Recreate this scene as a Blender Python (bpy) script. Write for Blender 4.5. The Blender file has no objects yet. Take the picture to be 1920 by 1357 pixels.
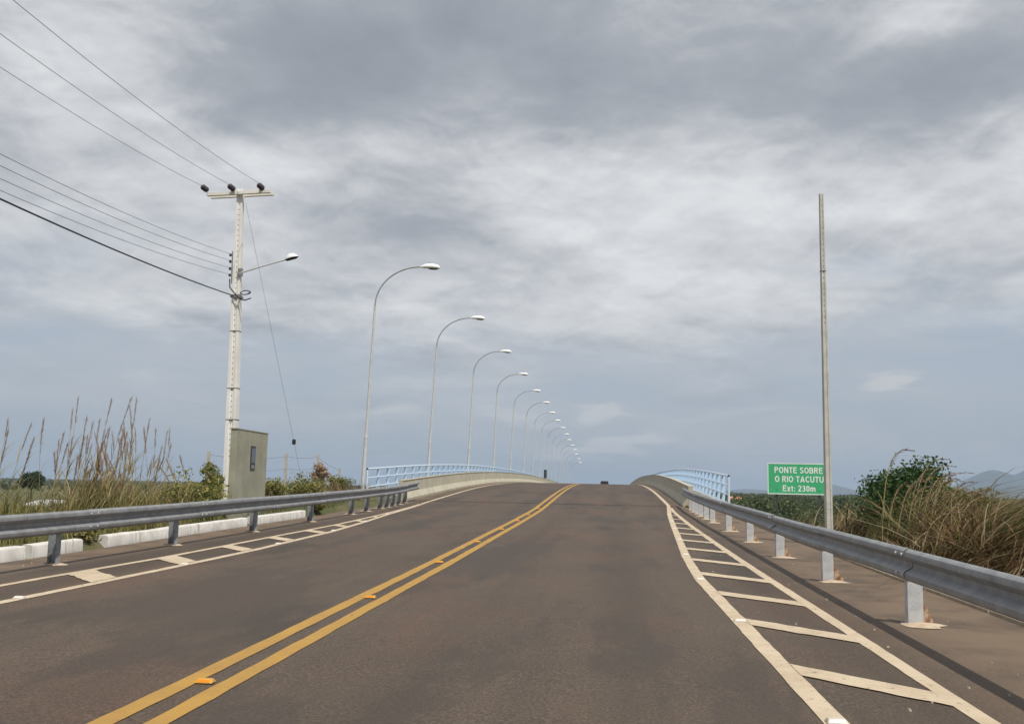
import bpy, bmesh, math, random
import numpy as np
from mathutils import Vector, Matrix
R = math.radians
random.seed(7); rng = np.random.default_rng(11)
S = bpy.context.scene
COL = S.collection

# ------------------------------------------------------------------ camera
CAM_H = 1.41
YAW, PITCH, ROLL = R(5.817), R(7.287), R(1.203)
cd = bpy.data.cameras.new('camera'); cam = bpy.data.objects.new('camera', cd); COL.objects.link(cam)
fv = Vector((-math.sin(YAW)*math.cos(PITCH), math.cos(YAW)*math.cos(PITCH), math.sin(PITCH)))
r0 = Vector((math.cos(YAW), math.sin(YAW), 0)); u0 = r0.cross(fv)
rv = math.cos(ROLL)*r0 + math.sin(ROLL)*u0; uv = -math.sin(ROLL)*r0 + math.cos(ROLL)*u0
cam.matrix_world = Matrix(((rv.x, uv.x, -fv.x, 0), (rv.y, uv.y, -fv.y, 0), (rv.z, uv.z, -fv.z, CAM_H), (0, 0, 0, 1)))
cd.sensor_width = 36; cd.lens = 36*1850/1920; cd.clip_start = 0.05; cd.clip_end = 80000
S.camera = cam

# ------------------------------------------------------------------ render settings, exposure
S.view_settings.view_transform = 'Standard'; S.view_settings.look = 'None'
S.view_settings.exposure = 0; S.view_settings.gamma = 1; S.view_settings.use_curve_mapping = False
S.render.engine = 'CYCLES'
S.cycles.use_denoising = True
S.cycles.max_bounces = 6; S.cycles.volume_bounces = 0; S.cycles.transparent_max_bounces = 8

# ------------------------------------------------------------------ sun and sky
SUN_EL, SUN_AZ = R(60), R(143)           # azimuth clockwise from +Y (the road's direction): right and a little behind
sd = Vector((math.sin(SUN_AZ)*math.cos(SUN_EL), math.cos(SUN_AZ)*math.cos(SUN_EL), math.sin(SUN_EL)))
sl = bpy.data.lights.new('sun', 'SUN'); sl.energy = 4.2; sl.angle = R(0.9); sl.color = (1.0, 0.95, 0.87)
so = bpy.data.objects.new('sun', sl); COL.objects.link(so); so.rotation_euler = sd.to_track_quat('Z', 'Y').to_euler()

W = bpy.data.worlds.new('World'); S.world = W; W.use_nodes = True
W.cycles.sampling_method = 'MANUAL'; W.cycles.sample_map_resolution = 256
wt = W.node_tree; wt.nodes.clear()
class NT:
    def __init__(s, t): s.t = t
    def n(s, typ, **k):
        nd = s.t.nodes.new(typ)
        for a, v in k.items(): setattr(nd, a, v)
        return nd
    def put(s, sock, v):
        if hasattr(v, 'is_linked'): s.t.links.new(v, sock)
        else: sock.default_value = v
    def m(s, op, a, b=0.0, c=None, clamp=False):
        nd = s.n('ShaderNodeMath', operation=op, use_clamp=clamp); s.put(nd.inputs[0], a); s.put(nd.inputs[1], b)
        if c is not None: s.put(nd.inputs[2], c)
        return nd.outputs[0]
    def mix(s, f, a, b):
        nd = s.n('ShaderNodeMix', data_type='RGBA'); s.put(nd.inputs[0], f); s.put(nd.inputs[6], a); s.put(nd.inputs[7], b)
        return nd.outputs[2]
    def noise(s, vec, scale, detail=4, rough=0.5, dist=0.0, col=False):
        nd = s.n('ShaderNodeTexNoise'); nd.inputs['Scale'].default_value = scale; nd.inputs['Detail'].default_value = detail
        nd.inputs['Roughness'].default_value = rough; nd.inputs['Distortion'].default_value = dist
        if vec is not None: s.t.links.new(vec, nd.inputs['Vector'])
        return nd.outputs['Color' if col else 'Fac']
    def ramp(s, f, stops, interp='LINEAR'):
        nd = s.n('ShaderNodeValToRGB'); e = nd.color_ramp.elements; nd.color_ramp.interpolation = interp
        while len(e) < len(stops): e.new(0.5)
        for q, (p, c) in zip(e, stops): q.position = p; q.color = (*c, 1) if len(c) == 3 else c
        s.put(nd.inputs[0], f); return nd.outputs[0]
    def smooth(s, v, a, b):
        nd = s.n('ShaderNodeMapRange', interpolation_type='SMOOTHSTEP'); s.put(nd.inputs[0], v)
        nd.inputs[1].default_value = a; nd.inputs[2].default_value = b; return nd.outputs[0]
    def xyz(s, x, y, z):
        nd = s.n('ShaderNodeCombineXYZ'); s.put(nd.inputs[0], x); s.put(nd.inputs[1], y); s.put(nd.inputs[2], z); return nd.outputs[0]

def build_sky():
    t = NT(wt)
    out = t.n('ShaderNodeOutputWorld'); bg = t.n('ShaderNodeBackground'); bg.inputs[1].default_value = 0.1
    wt.links.new(bg.outputs[0], out.inputs[0])
    sky = t.n('ShaderNodeTexSky', sky_type='NISHITA', sun_disc=False, sun_elevation=SUN_EL, sun_rotation=SUN_AZ, air_density=1.0, dust_density=2.0, ozone_density=1.0)
    tc = t.n('ShaderNodeTexCoord'); sp = t.n('ShaderNodeSeparateXYZ'); wt.links.new(tc.outputs['Generated'], sp.inputs[0])
    x, y, z = sp.outputs
    el = t.m('MULTIPLY', t.m('ARCSINE', t.m('MINIMUM', t.m('MAXIMUM', z, -1.0), 1.0)), 57.2958)
    az = t.m('MULTIPLY', t.m('ARCTAN2', x, y), 57.2958)
    zc = t.m('ADD', t.m('MAXIMUM', z, 0.0), 0.16)
    p = t.xyz(t.m('DIVIDE', x, zc), t.m('DIVIDE', y, zc), 0.0)
    warp = t.noise(p, 1.3, 5, 0.55, col=True); wsp = t.n('ShaderNodeSeparateXYZ'); wt.links.new(warp, wsp.inputs[0])
    azw = t.m('ADD', az, t.m('MULTIPLY', t.m('SUBTRACT', wsp.outputs[0], 0.5), 11.0))
    elw = t.m('ADD', el, t.m('MULTIPLY', t.m('SUBTRACT', wsp.outputs[1], 0.5), 6.0))
    def blob(a, e, sa, se, amp):                       # a soft patch of cloud at azimuth a, elevation e (degrees)
        da = t.m('DIVIDE', t.m('SUBTRACT', azw, a), sa); de = t.m('DIVIDE', t.m('SUBTRACT', elw, e), se)
        q = t.m('ADD', t.m('MULTIPLY', da, da), t.m('MULTIPLY', de, de))
        return t.m('MULTIPLY', t.m('EXPONENT', t.m('MULTIPLY', q, -1.0)), amp)
    def total(lst):
        s_ = lst[0]
        for q in lst[1:]: s_ = t.m('ADD', s_, q)
        return s_
    # light and dark of the overcast layer
    n1 = t.noise(p, 1.05, 9, 0.52, 0.35); n2 = t.noise(p, 3.1, 7, 0.55, 0.2); n3 = t.noise(p, 0.45, 3, 0.5)
    c0 = lambda v, k: t.m('MULTIPLY', t.m('SUBTRACT', v, 0.5), k)
    tone = t.m('ADD', t.m('ADD', c0(n1, 0.95), 0.56), t.m('ADD', c0(n2, 0.55), c0(n3, 0.35)))
    bl = [blob(*b) for b in SKY_TONE]
    tone = t.m('ADD', tone, total(bl))
    def puff(off, sc, det):                     # billows seen from the side; sampled twice so that the tops catch light
        return t.noise(t.xyz(t.m('MULTIPLY', az, 0.085), t.m('MULTIPLY', t.m('ADD', el, off), 0.165), 1.7), sc, det, 0.57, 0.55)
    lit = t.m('ADD', t.m('MULTIPLY', t.m('SUBTRACT', puff(0.0, 2.0, 7), puff(0.65, 2.0, 7)), 0.50), t.m('MULTIPLY', t.m('SUBTRACT', puff(0.0, 5.0, 5), puff(0.3, 5.0, 5)), 0.20))
    tone = t.m('ADD', tone, t.m('MULTIPLY', lit, t.smooth(tone, 0.30, 0.62)))
    n4 = t.noise(p, 2.1, 10, 0.62, 0.9); n5 = t.noise(p, 6.5, 6, 0.6, 0.3)
    tone = t.m('ADD', tone, t.m('ADD', t.m('MULTIPLY', t.m('ABSOLUTE', t.m('SUBTRACT', n4, 0.5)), 0.55), t.m('SUBTRACT', c0(n5, 0.14), 0.05)))
    cloud = t.ramp(tone, [(0.08, (2.65, 2.85, 3.25)), (0.30, (3.25, 3.5, 3.92)), (0.45, (3.95, 4.2, 4.6)), (0.60, (5.2, 5.38, 5.7)), (0.72, (6.25, 6.4, 6.62)), (0.95, (7.9, 8.05, 8.2))])
    # where the layer thins and the hazy blue shows
    cv = t.noise(p, 1.5, 9, 0.58, 0.4)
    cover = t.m('ADD', t.m('ADD', t.m('MULTIPLY', t.m('SUBTRACT', cv, 0.5), 1.9), t.smooth(el, 0.0, 17.0)), total([blob(*b) for b in SKY_COVER]))
    cover = t.smooth(cover, 0.05, 0.95)
    haze = t.ramp(t.m('DIVIDE', t.m('MAXIMUM', el, 0.0), 30.0), [(0.0, (4.0, 4.5, 5.1)), (0.2, (4.6, 5.1, 5.8)), (0.6, (4.0, 4.9, 6.1)), (1.0, (3.4, 4.6, 6.3))])
    clear = t.mix(0.78, sky.outputs[0], haze)
    veil = t.noise(t.xyz(t.m('MULTIPLY', azw, 0.035), t.m('MULTIPLY', elw, 0.16), 8.1), 2.2, 8, 0.58, 0.4)
    veil = t.m('MULTIPLY', t.m('MULTIPLY', t.smooth(veil, 0.36, 0.68), 0.72), t.m('SUBTRACT', 1.0, t.m('MULTIPLY', blob(22, 6.5, 9, 3.4, 0.75), 1.0)))
    clear = t.mix(veil, clear, (5.35, 5.55, 5.8, 1))
    col = t.mix(cover, clear, cloud)
    # small low cumulus
    lo = t.noise(t.xyz(t.m('MULTIPLY', az, 0.12), t.m('MULTIPLY', el, 0.34), 3.3), 2.6, 8, 0.6)
    cum = t.m('ADD', total([blob(*b) for b in SKY_CUM]), t.m('MULTIPLY', t.m('SUBTRACT', lo, 0.5), 1.5))
    cum = t.m('MULTIPLY', t.smooth(cum, 0.22, 0.95), 0.85)
    col = t.mix(cum, col, (6.2, 6.25, 6.3, 1))
    wt.links.new(col, bg.inputs[0])
# (azimuth deg, elevation deg, half width, half height, amount)
SKY_TONE = [(-15, 23.2, 10, 4.0, -.20), (-5, 26.5, 9, 4, -.18), (20, 21.8, 6, 2.8, -.24), (7, 22.8, 7, 2.3, -.14), (-32, 22.5, 8, 6.5, .36),
            (-19, 18.2, 4.5, 1.5, .34), (16.5, 25, 3.4, 1.6, .28), (10, 17.0, 12, 2.8, .40), (23.5, 19.0, 2.6, 1.8, .28), (-4, 16.5, 5, 1.8, .22),
            (-22, 10.5, 9, 1.8, -.08), (3, 12.5, 10, 2.0, .14), (-3, 9.5, 9, 1.3, .04), (-26, 16, 6, 2, .12), (0, 10.5, 70, 4.0, .16)]
SKY_COVER = [(20, 6.5, 9, 3.2, -.8), (-28, 13.8, 6, 1.2, -.5), (-23, 7.2, 12, 1.2, -.25), (4, 9.5, 10, 2.4, .35), (-22, 10.3, 10, 1.6, .35), (-10, 10.5, 9, 3, .35), (0, 22, 40, 6, .3)]
SKY_CUM = [(15.2, 6.3, 2.0, .6, 1.25), (-1.5, 4.6, 1.8, .65, 1.1), (0.6, 2.4, 3.4, .65, 1.15), (-12.5, 4.6, 3.0, .6, .75), (-6.5, 4.2, 2.0, .5, .55), (-24.5, 4.2, 2.0, .4, .5), (7, 1.8, 1.5, .4, .5)]
build_sky()

# ------------------------------------------------------------------ materials
def mat(name, build, disp=False):
    m = bpy.data.materials.new(name); m.use_nodes = True; m.node_tree.nodes.clear()
    t = NT(m.node_tree); o = t.n('ShaderNodeOutputMaterial'); build(t, o); return m
def principled(t, o, col, rough=0.6, metal=0.0, bump=None, bstr=0.3, bdist=0.01, spec=0.5):
    b = t.n('ShaderNodeBsdfPrincipled'); t.put(b.inputs['Base Color'], col if hasattr(col, 'is_linked') else (*col, 1))
    t.put(b.inputs['Roughness'], rough); t.put(b.inputs['Metallic'], metal); b.inputs['Specular IOR Level'].default_value = spec
    if bump is not None:
        bp = t.n('ShaderNodeBump'); bp.inputs['Strength'].default_value = bstr; bp.inputs['Distance'].default_value = bdist
        t.put(bp.inputs['Height'], bump); t.t.links.new(bp.outputs[0], b.inputs['Normal'])
    t.t.links.new(b.outputs[0], o.inputs[0]); return b
def objco(t, sc=(1, 1, 1), world=False):
    if world: src = t.n('ShaderNodeNewGeometry').outputs['Position']
    else: src = t.n('ShaderNodeTexCoord').outputs['Object']
    mp = t.n('ShaderNodeMapping'); mp.inputs['Scale'].default_value = sc; t.t.links.new(src, mp.inputs['Vector']); return mp.outputs[0]
def mottled(name, c1, c2, scale=6, rough=0.7, metal=0.0, bstr=0.2, stain=None, stretch=(1, 1, 1), fine=40, world=False, spec=0.5, lo=.35, hi=.65):
    def f(t, o):
        co = objco(t, stretch, world)
        n = t.noise(co, scale, 6, 0.6); g = t.noise(co, fine, 3, 0.6)
        c = t.mix(t.smooth(n, lo, hi), (*c1, 1), (*c2, 1))
        c = t.mix(t.m('MULTIPLY', t.smooth(g, .45, .8), .35), c, (c1[0]*.55, c1[1]*.55, c1[2]*.55, 1))
        if stain is not None:
            sn = t.noise(objco(t, (3, 3, .6), world), 2.2, 6, 0.65); c = t.mix(t.m('MULTIPLY', t.smooth(sn, .55, .72), stain[3]), c, (*stain[:3], 1))
        principled(t, o, c, rough, metal, g, bstr, 0.01, spec)
    return mat(name, f)

def m_asphalt(t, o):
    co = objco(t, (1, 1, 1), True)
    big = t.noise(co, 0.28, 5, .6); st = t.noise(objco(t, (1.1, .045, 1), True), 1.5, 6, .6); fine = t.noise(co, 48, 4, .75); mid = t.noise(co, 5, 6, .7)
    c = t.mix(t.smooth(big, .3, .7), (.094, .079, .069, 1), (.118, .100, .088, 1))
    c = t.mix(t.m('MULTIPLY', t.smooth(st, .42, .72), .6), c, (.070, .060, .054, 1))
    c = t.mix(t.m('MULTIPLY', t.smooth(mid, .5, .72), .5), c, (.135, .106, .090, 1))
    red = t.noise(objco(t, (.9, .35, 1), True), .8, 6, .65)
    c = t.mix(t.m('MULTIPLY', t.smooth(red, .50, .66), .5), c, (.150, .086, .066, 1))
    c = t.mix(t.m('MULTIPLY', t.smooth(fine, .48, .70), .75), c, (.22, .19, .165, 1))
    c = t.mix(t.m('MULTIPLY', t.smooth(fine, .52, .34), .7), c, (.035, .032, .032, 1))
    dk = t.noise(objco(t, (1, .25, 1), True), .75, 5, .6)
    c = t.mix(t.m('MULTIPLY', t.smooth(dk, .60, .70), .62), c, (.045, .042, .042, 1))
    pat = t.noise(objco(t, (.55, .16, 1), True), 1.0, 7, .68)
    c = t.mix(t.m('MULTIPLY', t.smooth(pat, .50, .58), .55), c, (.060, .056, .056, 1))
    c = t.mix(t.m('MULTIPLY', t.smooth(pat, .42, .32), .35), c, (.145, .122, .104, 1))
    sx = t.n('ShaderNodeSeparateXYZ'); t.t.links.new(co, sx.inputs[0])                      # dust gathered outside the wheel lanes
    wob = t.m('ADD', sx.outputs[0], t.m('MULTIPLY', t.m('SUBTRACT', big, .5), .5))
    trk = t.m('COSINE', t.m('MULTIPLY', t.m('ADD', wob, 1.55), 3.6))                         # polished wheel tracks and the oily strip between them
    c = t.mix(t.m('MULTIPLY', t.smooth(trk, -.2, 1.0), t.m('MULTIPLY', t.smooth(st, .3, .6), .34)), c, (.060, .055, .053, 1))
    edge = t.m('MAXIMUM', t.smooth(sx.outputs[0], 2.1, 3.3), t.smooth(sx.outputs[0], -7.4, -8.4))
    c = t.mix(t.m('MULTIPLY', edge, t.smooth(t.noise(co, 1.1, 6, .65), .25, .6)), c, (.205, .168, .140, 1))
    mu = t.n('ShaderNodeMix', data_type='RGBA', blend_type='MULTIPLY'); mu.inputs[0].default_value = 1; t.put(mu.inputs[6], c); mu.inputs[7].default_value = (.79, .675, .535, 1); c = mu.outputs[2]
    principled(t, o, c, .68, 0, t.m('ADD', fine, t.m('MULTIPLY', mid, .4)), .5, .006, .35)
ASPHALT = mat('asphalt', m_asphalt)
def paint(name, col, dirt, wear):
    def f(t, o):
        co = objco(t, (1, 1, 1), True)
        n = t.noise(co, 3.0, 6, .65); g = t.noise(co, 11, 7, .78); h = t.noise(co, 75, 3, .7)
        c = t.mix(t.m('MULTIPLY', t.smooth(n, .35, .7), .55), (*col, 1), (*dirt, 1))
        c = t.mix(t.m('MULTIPLY', t.smooth(g, .57, .66), wear), c, (.11, .095, .085, 1))
        c = t.mix(t.m('MULTIPLY', t.smooth(h, .5, .8), .35), c, (*dirt, 1))
        principled(t, o, c, .75, 0, h, .3, .004, .3)
    return mat(name, f)
WHITE_PAINT = paint('white_road_paint', (.54, .445, .32), (.38, .29, .195), .85)
YELLOW_PAINT = paint('yellow_road_paint', (.40, .235, .055), (.31, .18, .055), .6)
CONC = mottled('barrier_concrete', (.40, .37, .28), (.47, .44, .34), 1.4, .85, stain=(.20, .185, .15, .45))
CONC_DARK = mottled('walkway_concrete', (.30, .28, .23), (.38, .35, .29), 1.4, .9)
GALV = mottled('galvanised_steel', (.21, .215, .225), (.29, .295, .30), 5, .5, .12, .10, stain=(.15, .145, .145, .6))
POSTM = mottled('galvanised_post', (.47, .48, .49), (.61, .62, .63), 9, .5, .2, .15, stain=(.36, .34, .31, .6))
POSTD = mottled('shaded_post_steel', (.20, .21, .22), (.33, .345, .355), 6, .55, .1, .15)  # galvanised post darkened: shade inside the left channels painted into the colour
RUST = mottled('rusty_steel', (.22, .10, .045), (.56, .45, .32), 9, .85)
MORTAR = mottled('mortar', (.42, .32, .22), (.52, .42, .31), 9, .95)
BLUE = mottled('light_blue_paint', (.42, .60, .84), (.52, .69, .87), 8, .45, 0, .05)
BLUE_RAIL = mottled('pale_blue_paint', (.55, .68, .84), (.66, .76, .87), 8, .4, 0, .05)
LAMPGREY = mottled('lamp_pole_galvanised', (.52, .525, .515), (.62, .625, .61), 3, .6, 0, .05)
ARMGREY = mottled('lamp_arm_steel', (.34, .345, .35), (.42, .425, .43), 4, .5, .2, .05)
WHITE = mottled('white_enamel', (.82, .83, .84), (.88, .88, .88), 8, .3, 0, .02)
BLACK = mottled('black_plastic', (.018, .018, .02), (.03, .03, .032), 8, .5, 0, .05)
DARKGLASS = mottled('dark_lens', (.03, .03, .035), (.05, .05, .055), 8, .15, 0, 0)
POLEW = mottled('pale_pole_concrete', (.76, .735, .69), (.83, .81, .77), 2.5, .85, stain=(.56, .53, .47, .4))
POLEG = mottled('grey_pole_concrete', (.45, .44, .39), (.57, .56, .51), 3, .9, stain=(.30, .285, .235, .5))
HOLE = mottled('hole_shade_and_strap', (.06, .055, .05), (.08, .075, .07), 8, .95)  # shade in the bolt holes put into the colour; straps share this dark
PANEL = mottled('plastered_wall_green_grey', (.29, .285, .215), (.36, .35, .27), 1.6, .95, stain=(.20, .195, .145, .6))
CERAM = mottled('brown_glazed_ceramic', (.05, .04, .05), (.09, .07, .08), 10, .18, 0, 0)
WIRE = mottled('bare_wire', (.13, .13, .135), (.18, .18, .185), 10, .6, .3, 0)
WIREB = mottled('black_cable', (.02, .02, .024), (.03, .03, .034), 10, .6, 0, 0)
SIGNG = mottled('green_sign_sheet', (.05, .40, .175), (.06, .44, .20), 3, .45, 0, .02)
SIGNW = mottled('white_sign_sheet', (.80, .82, .80), (.86, .87, .85), 3, .45, 0, .02)
SIGNB = mottled('sign_back', (.05, .055, .06), (.075, .08, .085), 3, .5, .3, .02)
KERBW = mottled('whitewashed_kerb', (.54, .515, .48), (.70, .68, .645), 3, .9, stain=(.30, .215, .15, .85))
SOILK = mottled('dusty_concrete_edge', (.37, .30, .215), (.46, .385, .29), 5, .95)
STUDW = mottled('white_stud_plastic', (.50, .44, .36), (.60, .54, .46), 20, .5)
STUDY = mottled('yellow_stud_plastic', (.50, .27, .04), (.58, .32, .05), 20, .5)
REFO = mottled('orange_reflector', (.68, .22, .015), (.74, .27, .02), 30, .25)
REFW = mottled('white_reflector', (.66, .63, .58), (.72, .69, .64), 30, .25)
WOOD = mottled('weathered_post', (.42, .385, .33), (.52, .48, .42), 12, .95)
CARP = mottled('dark_car_paint', (.015, .016, .018), (.02, .021, .024), 3, .3, 0, 0)
ROOFP = mottled('pale_sheet_metal', (.66, .69, .72), (.76, .78, .80), 3, .5, .1)
TILE = mottled('orange_roof_tile', (.48, .20, .11), (.55, .27, .16), 2, .9)
PLASTER = mottled('pale_plaster', (.55, .50, .42), (.62, .58, .5), 2, .9)
RUBBER = mottled('rubber', (.02, .02, .02), (.03, .03, .03), 8, .9)
TAILR = mottled('tail_light_red', (.35, .012, .012), (.42, .02, .018), 9, .25)
JOINT = mottled('joint_rubber', (.03, .028, .027), (.05, .045, .042), 6, .9)
def m_ground(t, o):
    co = objco(t, (1, 1, 1), True)
    a = t.noise(co, .02, 6, .6); b = t.noise(co, .6, 6, .65); g = t.noise(co, 14, 4, .7)
    c = t.mix(t.smooth(b, .4, .65), (.085, .095, .035, 1), (.20, .155, .085, 1))
    far = t.mix(t.smooth(a, .4, .62), (.045, .070, .025, 1), (.13, .125, .055, 1))
    c = t.mix(.45, c, far); c = t.mix(t.m('MULTIPLY', t.smooth(g, .4, .75), .5), c, (.05, .045, .025, 1))
    principled(t, o, c, .95, 0, g, .6, .05, .2)
GROUND = mat('grassy_earth', m_ground)
HILL = mottled('wooded_hill', (.018, .030, .026), (.03, .044, .034), .0022, .95, world=True, fine=.02, bstr=0)
def m_water(t, o):
    principled(t, o, (.08, .07, .045), .12, 0, t.noise(objco(t, (1, 1, 1), True), 1.2, 4, .6), .15, .05, .5)
WATER = mat('river_water', m_water)
def leafmat(name, stops, transl=.35, rough=.6):
    def f(t, o):
        g = t.n('ShaderNodeNewGeometry'); c = t.ramp(g.outputs['Random Per Island'], stops)
        b = t.n('ShaderNodeBsdfPrincipled'); t.put(b.inputs['Base Color'], c); b.inputs['Roughness'].default_value = rough; b.inputs['Specular IOR Level'].default_value = .3
        tr = t.n('ShaderNodeBsdfTranslucent'); t.put(tr.inputs[0], c)
        mx = t.n('ShaderNodeMixShader'); mx.inputs[0].default_value = transl
        t.t.links.new(b.outputs[0], mx.inputs[1]); t.t.links.new(tr.outputs[0], mx.inputs[2]); t.t.links.new(mx.outputs[0], o.inputs[0])
    return mat(name, f)
DRY = leafmat('dry_grass', [(0, (.055, .032, .018)), (.25, (.13, .080, .040)), (.5, (.25, .165, .080)), (.72, (.40, .29, .15)), (.84, (.62, .51, .33)), (.9, (.18, .115, .06)), (1, (.08, .10, .03))])
DRYG = leafmat('half_dry_grass', [(0, (.08, .11, .028)), (.35, (.17, .18, .05)), (.65, (.34, .28, .11)), (1, (.50, .42, .21))], .4)
OLIVELEAF = leafmat('olive_leaves', [(0, (.035, .06, .018)), (.5, (.085, .115, .033)), (.85, (.17, .17, .055)), (1, (.30, .24, .11))], .35)
OLIVE = leafmat('olive_blades', [(0, (.045, .065, .02)), (.5, (.10, .12, .035)), (1, (.20, .18, .07))])
GREEN = leafmat('green_blades', [(0, (.035, .065, .016)), (.5, (.075, .115, .028)), (1, (.16, .17, .05))])
LEAF = leafmat('bush_leaves', [(0, (.022, .055, .014)), (.5, (.042, .095, .024)), (.9, (.085, .14, .04)), (1, (.16, .18, .06))], .3)
WEED = leafmat('weed_leaves', [(0, (.06, .10, .024)), (.35, (.16, .19, .045)), (.7, (.33, .30, .09)), (1, (.55, .47, .22))], .45)
DARKLEAF = leafmat('far_tree_leaves', [(0, (.034, .058, .018)), (.6, (.075, .102, .032)), (1, (.145, .155, .055))], .25)
DEEPLEAF = leafmat('deep_green_leaves', [(0, (.010, .030, .012)), (.6, (.020, .048, .018)), (1, (.035, .07, .025))], .15)
PLUME = leafmat('brown_plume', [(0, (.075, .035, .028)), (.5, (.14, .075, .052)), (1, (.24, .15, .10))], .3)
PLUMEP = leafmat('pinkish_straw_plume', [(0, (.29, .185, .13)), (.5, (.45, .325, .225)), (1, (.58, .455, .33))], .45)
STEM = leafmat('straw_stem', [(0, (.24, .19, .09)), (.5, (.38, .30, .15)), (1, (.48, .40, .22))], .2)
BARK = mottled('bark', (.10, .075, .05), (.17, .13, .09), 9, .95)

# ------------------------------------------------------------------ mesh helpers
def zr(y):                                  # height of the carriageway along the road
    return float(np.interp(y, ZY, ZZ))
_ky = np.array([-120, -60, 0, 6.5, 11, 15.6, 20, 24.5, 28.7, 32.5, 37, 41, 45, 52.3, 60, 72, 87, 103, 120, 134, 147, 163, 175, 189, 205, 216, 230, 243, 258, 280, 320, 400, 520, 900])
_kz = np.array([-2.4, -1.1, 0, .085, .155, .225, .31, .395, .475, .56, .675, .83, .985, 1.25, 1.48, 1.75, 1.93, 2.02, 2.01, 1.93, 1.82, 1.62, 1.40, 1.10, .70, .40, -.08, -.6, -1.2, -2.1, -3.7, -5.0, -5.3, -5.3])
def _hermite(xs, ys):
    h = np.diff(xs); d = np.diff(ys)/h; m = np.zeros_like(ys); m[0] = d[0]; m[-1] = d[-1]
    m[1:-1] = (d[:-1]*h[1:]+d[1:]*h[:-1])/(h[:-1]+h[1:])
    Y = np.arange(xs[0], xs[-1], .5); i = np.clip(np.searchsorted(xs, Y, 'right')-1, 0, len(h)-1); s = (Y-xs[i])/h[i]
    Z = (2*s**3-3*s**2+1)*ys[i]+(s**3-2*s**2+s)*h[i]*m[i]+(-2*s**3+3*s**2)*ys[i+1]+(s**3-s**2)*h[i]*m[i+1]
    for _ in range(6): Z[1:-1] = (Z[:-2]+2*Z[1:-1]+Z[2:])/4
    return Y, Z
ZY, ZZ = _hermite(_ky.astype(float), _kz)

class MB:
    def __init__(s): s.v = []; s.f = []
    def add(s, vs, fs):
        b = len(s.v); s.v += [tuple(q) for q in vs]; s.f += [tuple(i+b for i in q) for q in fs]; return s
    def box(s, c, d, M=None, taper=1.0):
        hx, hy, hz = d[0]/2, d[1]/2, d[2]/2; vs = []
        for k, z in ((1, -hz), (taper, hz)):
            for x, y in ((-hx, -hy), (hx, -hy), (hx, hy), (-hx, hy)): vs.append(Vector((x*k, y*k, z)))
        vs = [(M @ q if M else q)+Vector(c) for q in vs]
        return s.add(vs, [(3, 2, 1, 0), (4, 5, 6, 7), (0, 1, 5, 4), (1, 2, 6, 5), (2, 3, 7, 6), (3, 0, 4, 7)])
    def tube(s, pts, rad, n=8, cap=True):
        pts = [Vector(p) for p in pts]; N = len(pts); rad = rad if hasattr(rad, '__len__') else [rad]*N
        b = []; prev = None
        for i, p in enumerate(pts):
            d = (pts[min(i+1, N-1)]-pts[max(i-1, 0)]).normalized()
            if prev is None: a = d.cross(Vector((0, 0, 1)) if abs(d.z) < .95 else Vector((0, 1, 0))).normalized()
            else: a = (prev-d*prev.dot(d)).normalized()
            prev = a; c = d.cross(a)
            b += [p+rad[i]*(math.cos(2*math.pi*k/n)*a+math.sin(2*math.pi*k/n)*c) for k in range(n)]
        f = [(i*n+k, i*n+(k+1) % n, (i+1)*n+(k+1) % n, (i+1)*n+k) for i in range(N-1) for k in range(n)]
        if cap: f += [tuple(range(n))[::-1], tuple((N-1)*n+k for k in range(n))]
        return s.add(b, f)
    def sweep(s, rings, closed=True, cap=True):
        n = len(rings[0]); vs = [p for r_ in rings for p in r_]; f = []
        for i in range(len(rings)-1):
            for k in range(n if closed else n-1): f.append((i*n+k, i*n+(k+1) % n, (i+1)*n+(k+1) % n, (i+1)*n+k))
        if cap and closed: f += [tuple(range(n))[::-1], tuple((len(rings)-1)*n+k for k in range(n))]
        return s.add(vs, f)
    def lathe(s, prof, c, axis='z', n=14):       # prof: (radius, along) pairs
        rings = []
        for r_, h in prof:
            ring = []
            for k in range(n):
                a = 2*math.pi*k/n; u, w = r_*math.cos(a), r_*math.sin(a)
                q = {'z': (u, w, h), 'y': (u, h, w), 'x': (h, u, w)}[axis]; ring.append((q[0]+c[0], q[1]+c[1], q[2]+c[2]))
            rings.append(ring)
        return s.sweep(rings)
    def mesh(s, name, smooth=None):
        me = bpy.data.meshes.new(name); me.from_pydata(s.v, [], s.f); me.validate()
        bm = bmesh.new(); bm.from_mesh(me); bmesh.ops.recalc_face_normals(bm, faces=bm.faces); bm.to_mesh(me); bm.free()
        if smooth:
            me.polygons.foreach_set('use_smooth', [True]*len(me.polygons)); me.set_sharp_from_angle(angle=R(smooth))
        me.update(); return me
    def build(s, name, m, parent=None, smooth=None, loc=None):
        return link(name, s.mesh(name, smooth), m, parent, loc)
def link(name, me, m, parent=None, loc=None):
    if m is not None and not me.materials: me.materials.append(m)
    o = bpy.data.objects.new(name, me); COL.objects.link(o); o.parent = parent
    if loc is not None: o.location = loc
    return o
def tag(o, label=None, cat=None, group=None, kind=None):
    if label: o['label'] = label
    if cat: o['category'] = cat
    if group: o['group'] = group
    if kind: o['kind'] = kind
    return o
def empty(name, loc=(0, 0, 0), rz=0):
    o = bpy.data.objects.new(name, None); COL.objects.link(o); o.location = loc; o.rotation_euler.z = rz; o.empty_display_size = .2; return o
def copy_tree(o, parent=None):
    c = o.copy(); COL.objects.link(c); c.parent = parent
    for ch in list(o.children): copy_tree(ch, c)
    return c
def bevel(me, w, seg=2):
    bm = bmesh.new(); bm.from_mesh(me); bmesh.ops.bevel(bm, geom=list(bm.edges), offset=w, segments=seg, affect='EDGES', profile=.6); bm.to_mesh(me); bm.free(); return me
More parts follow.
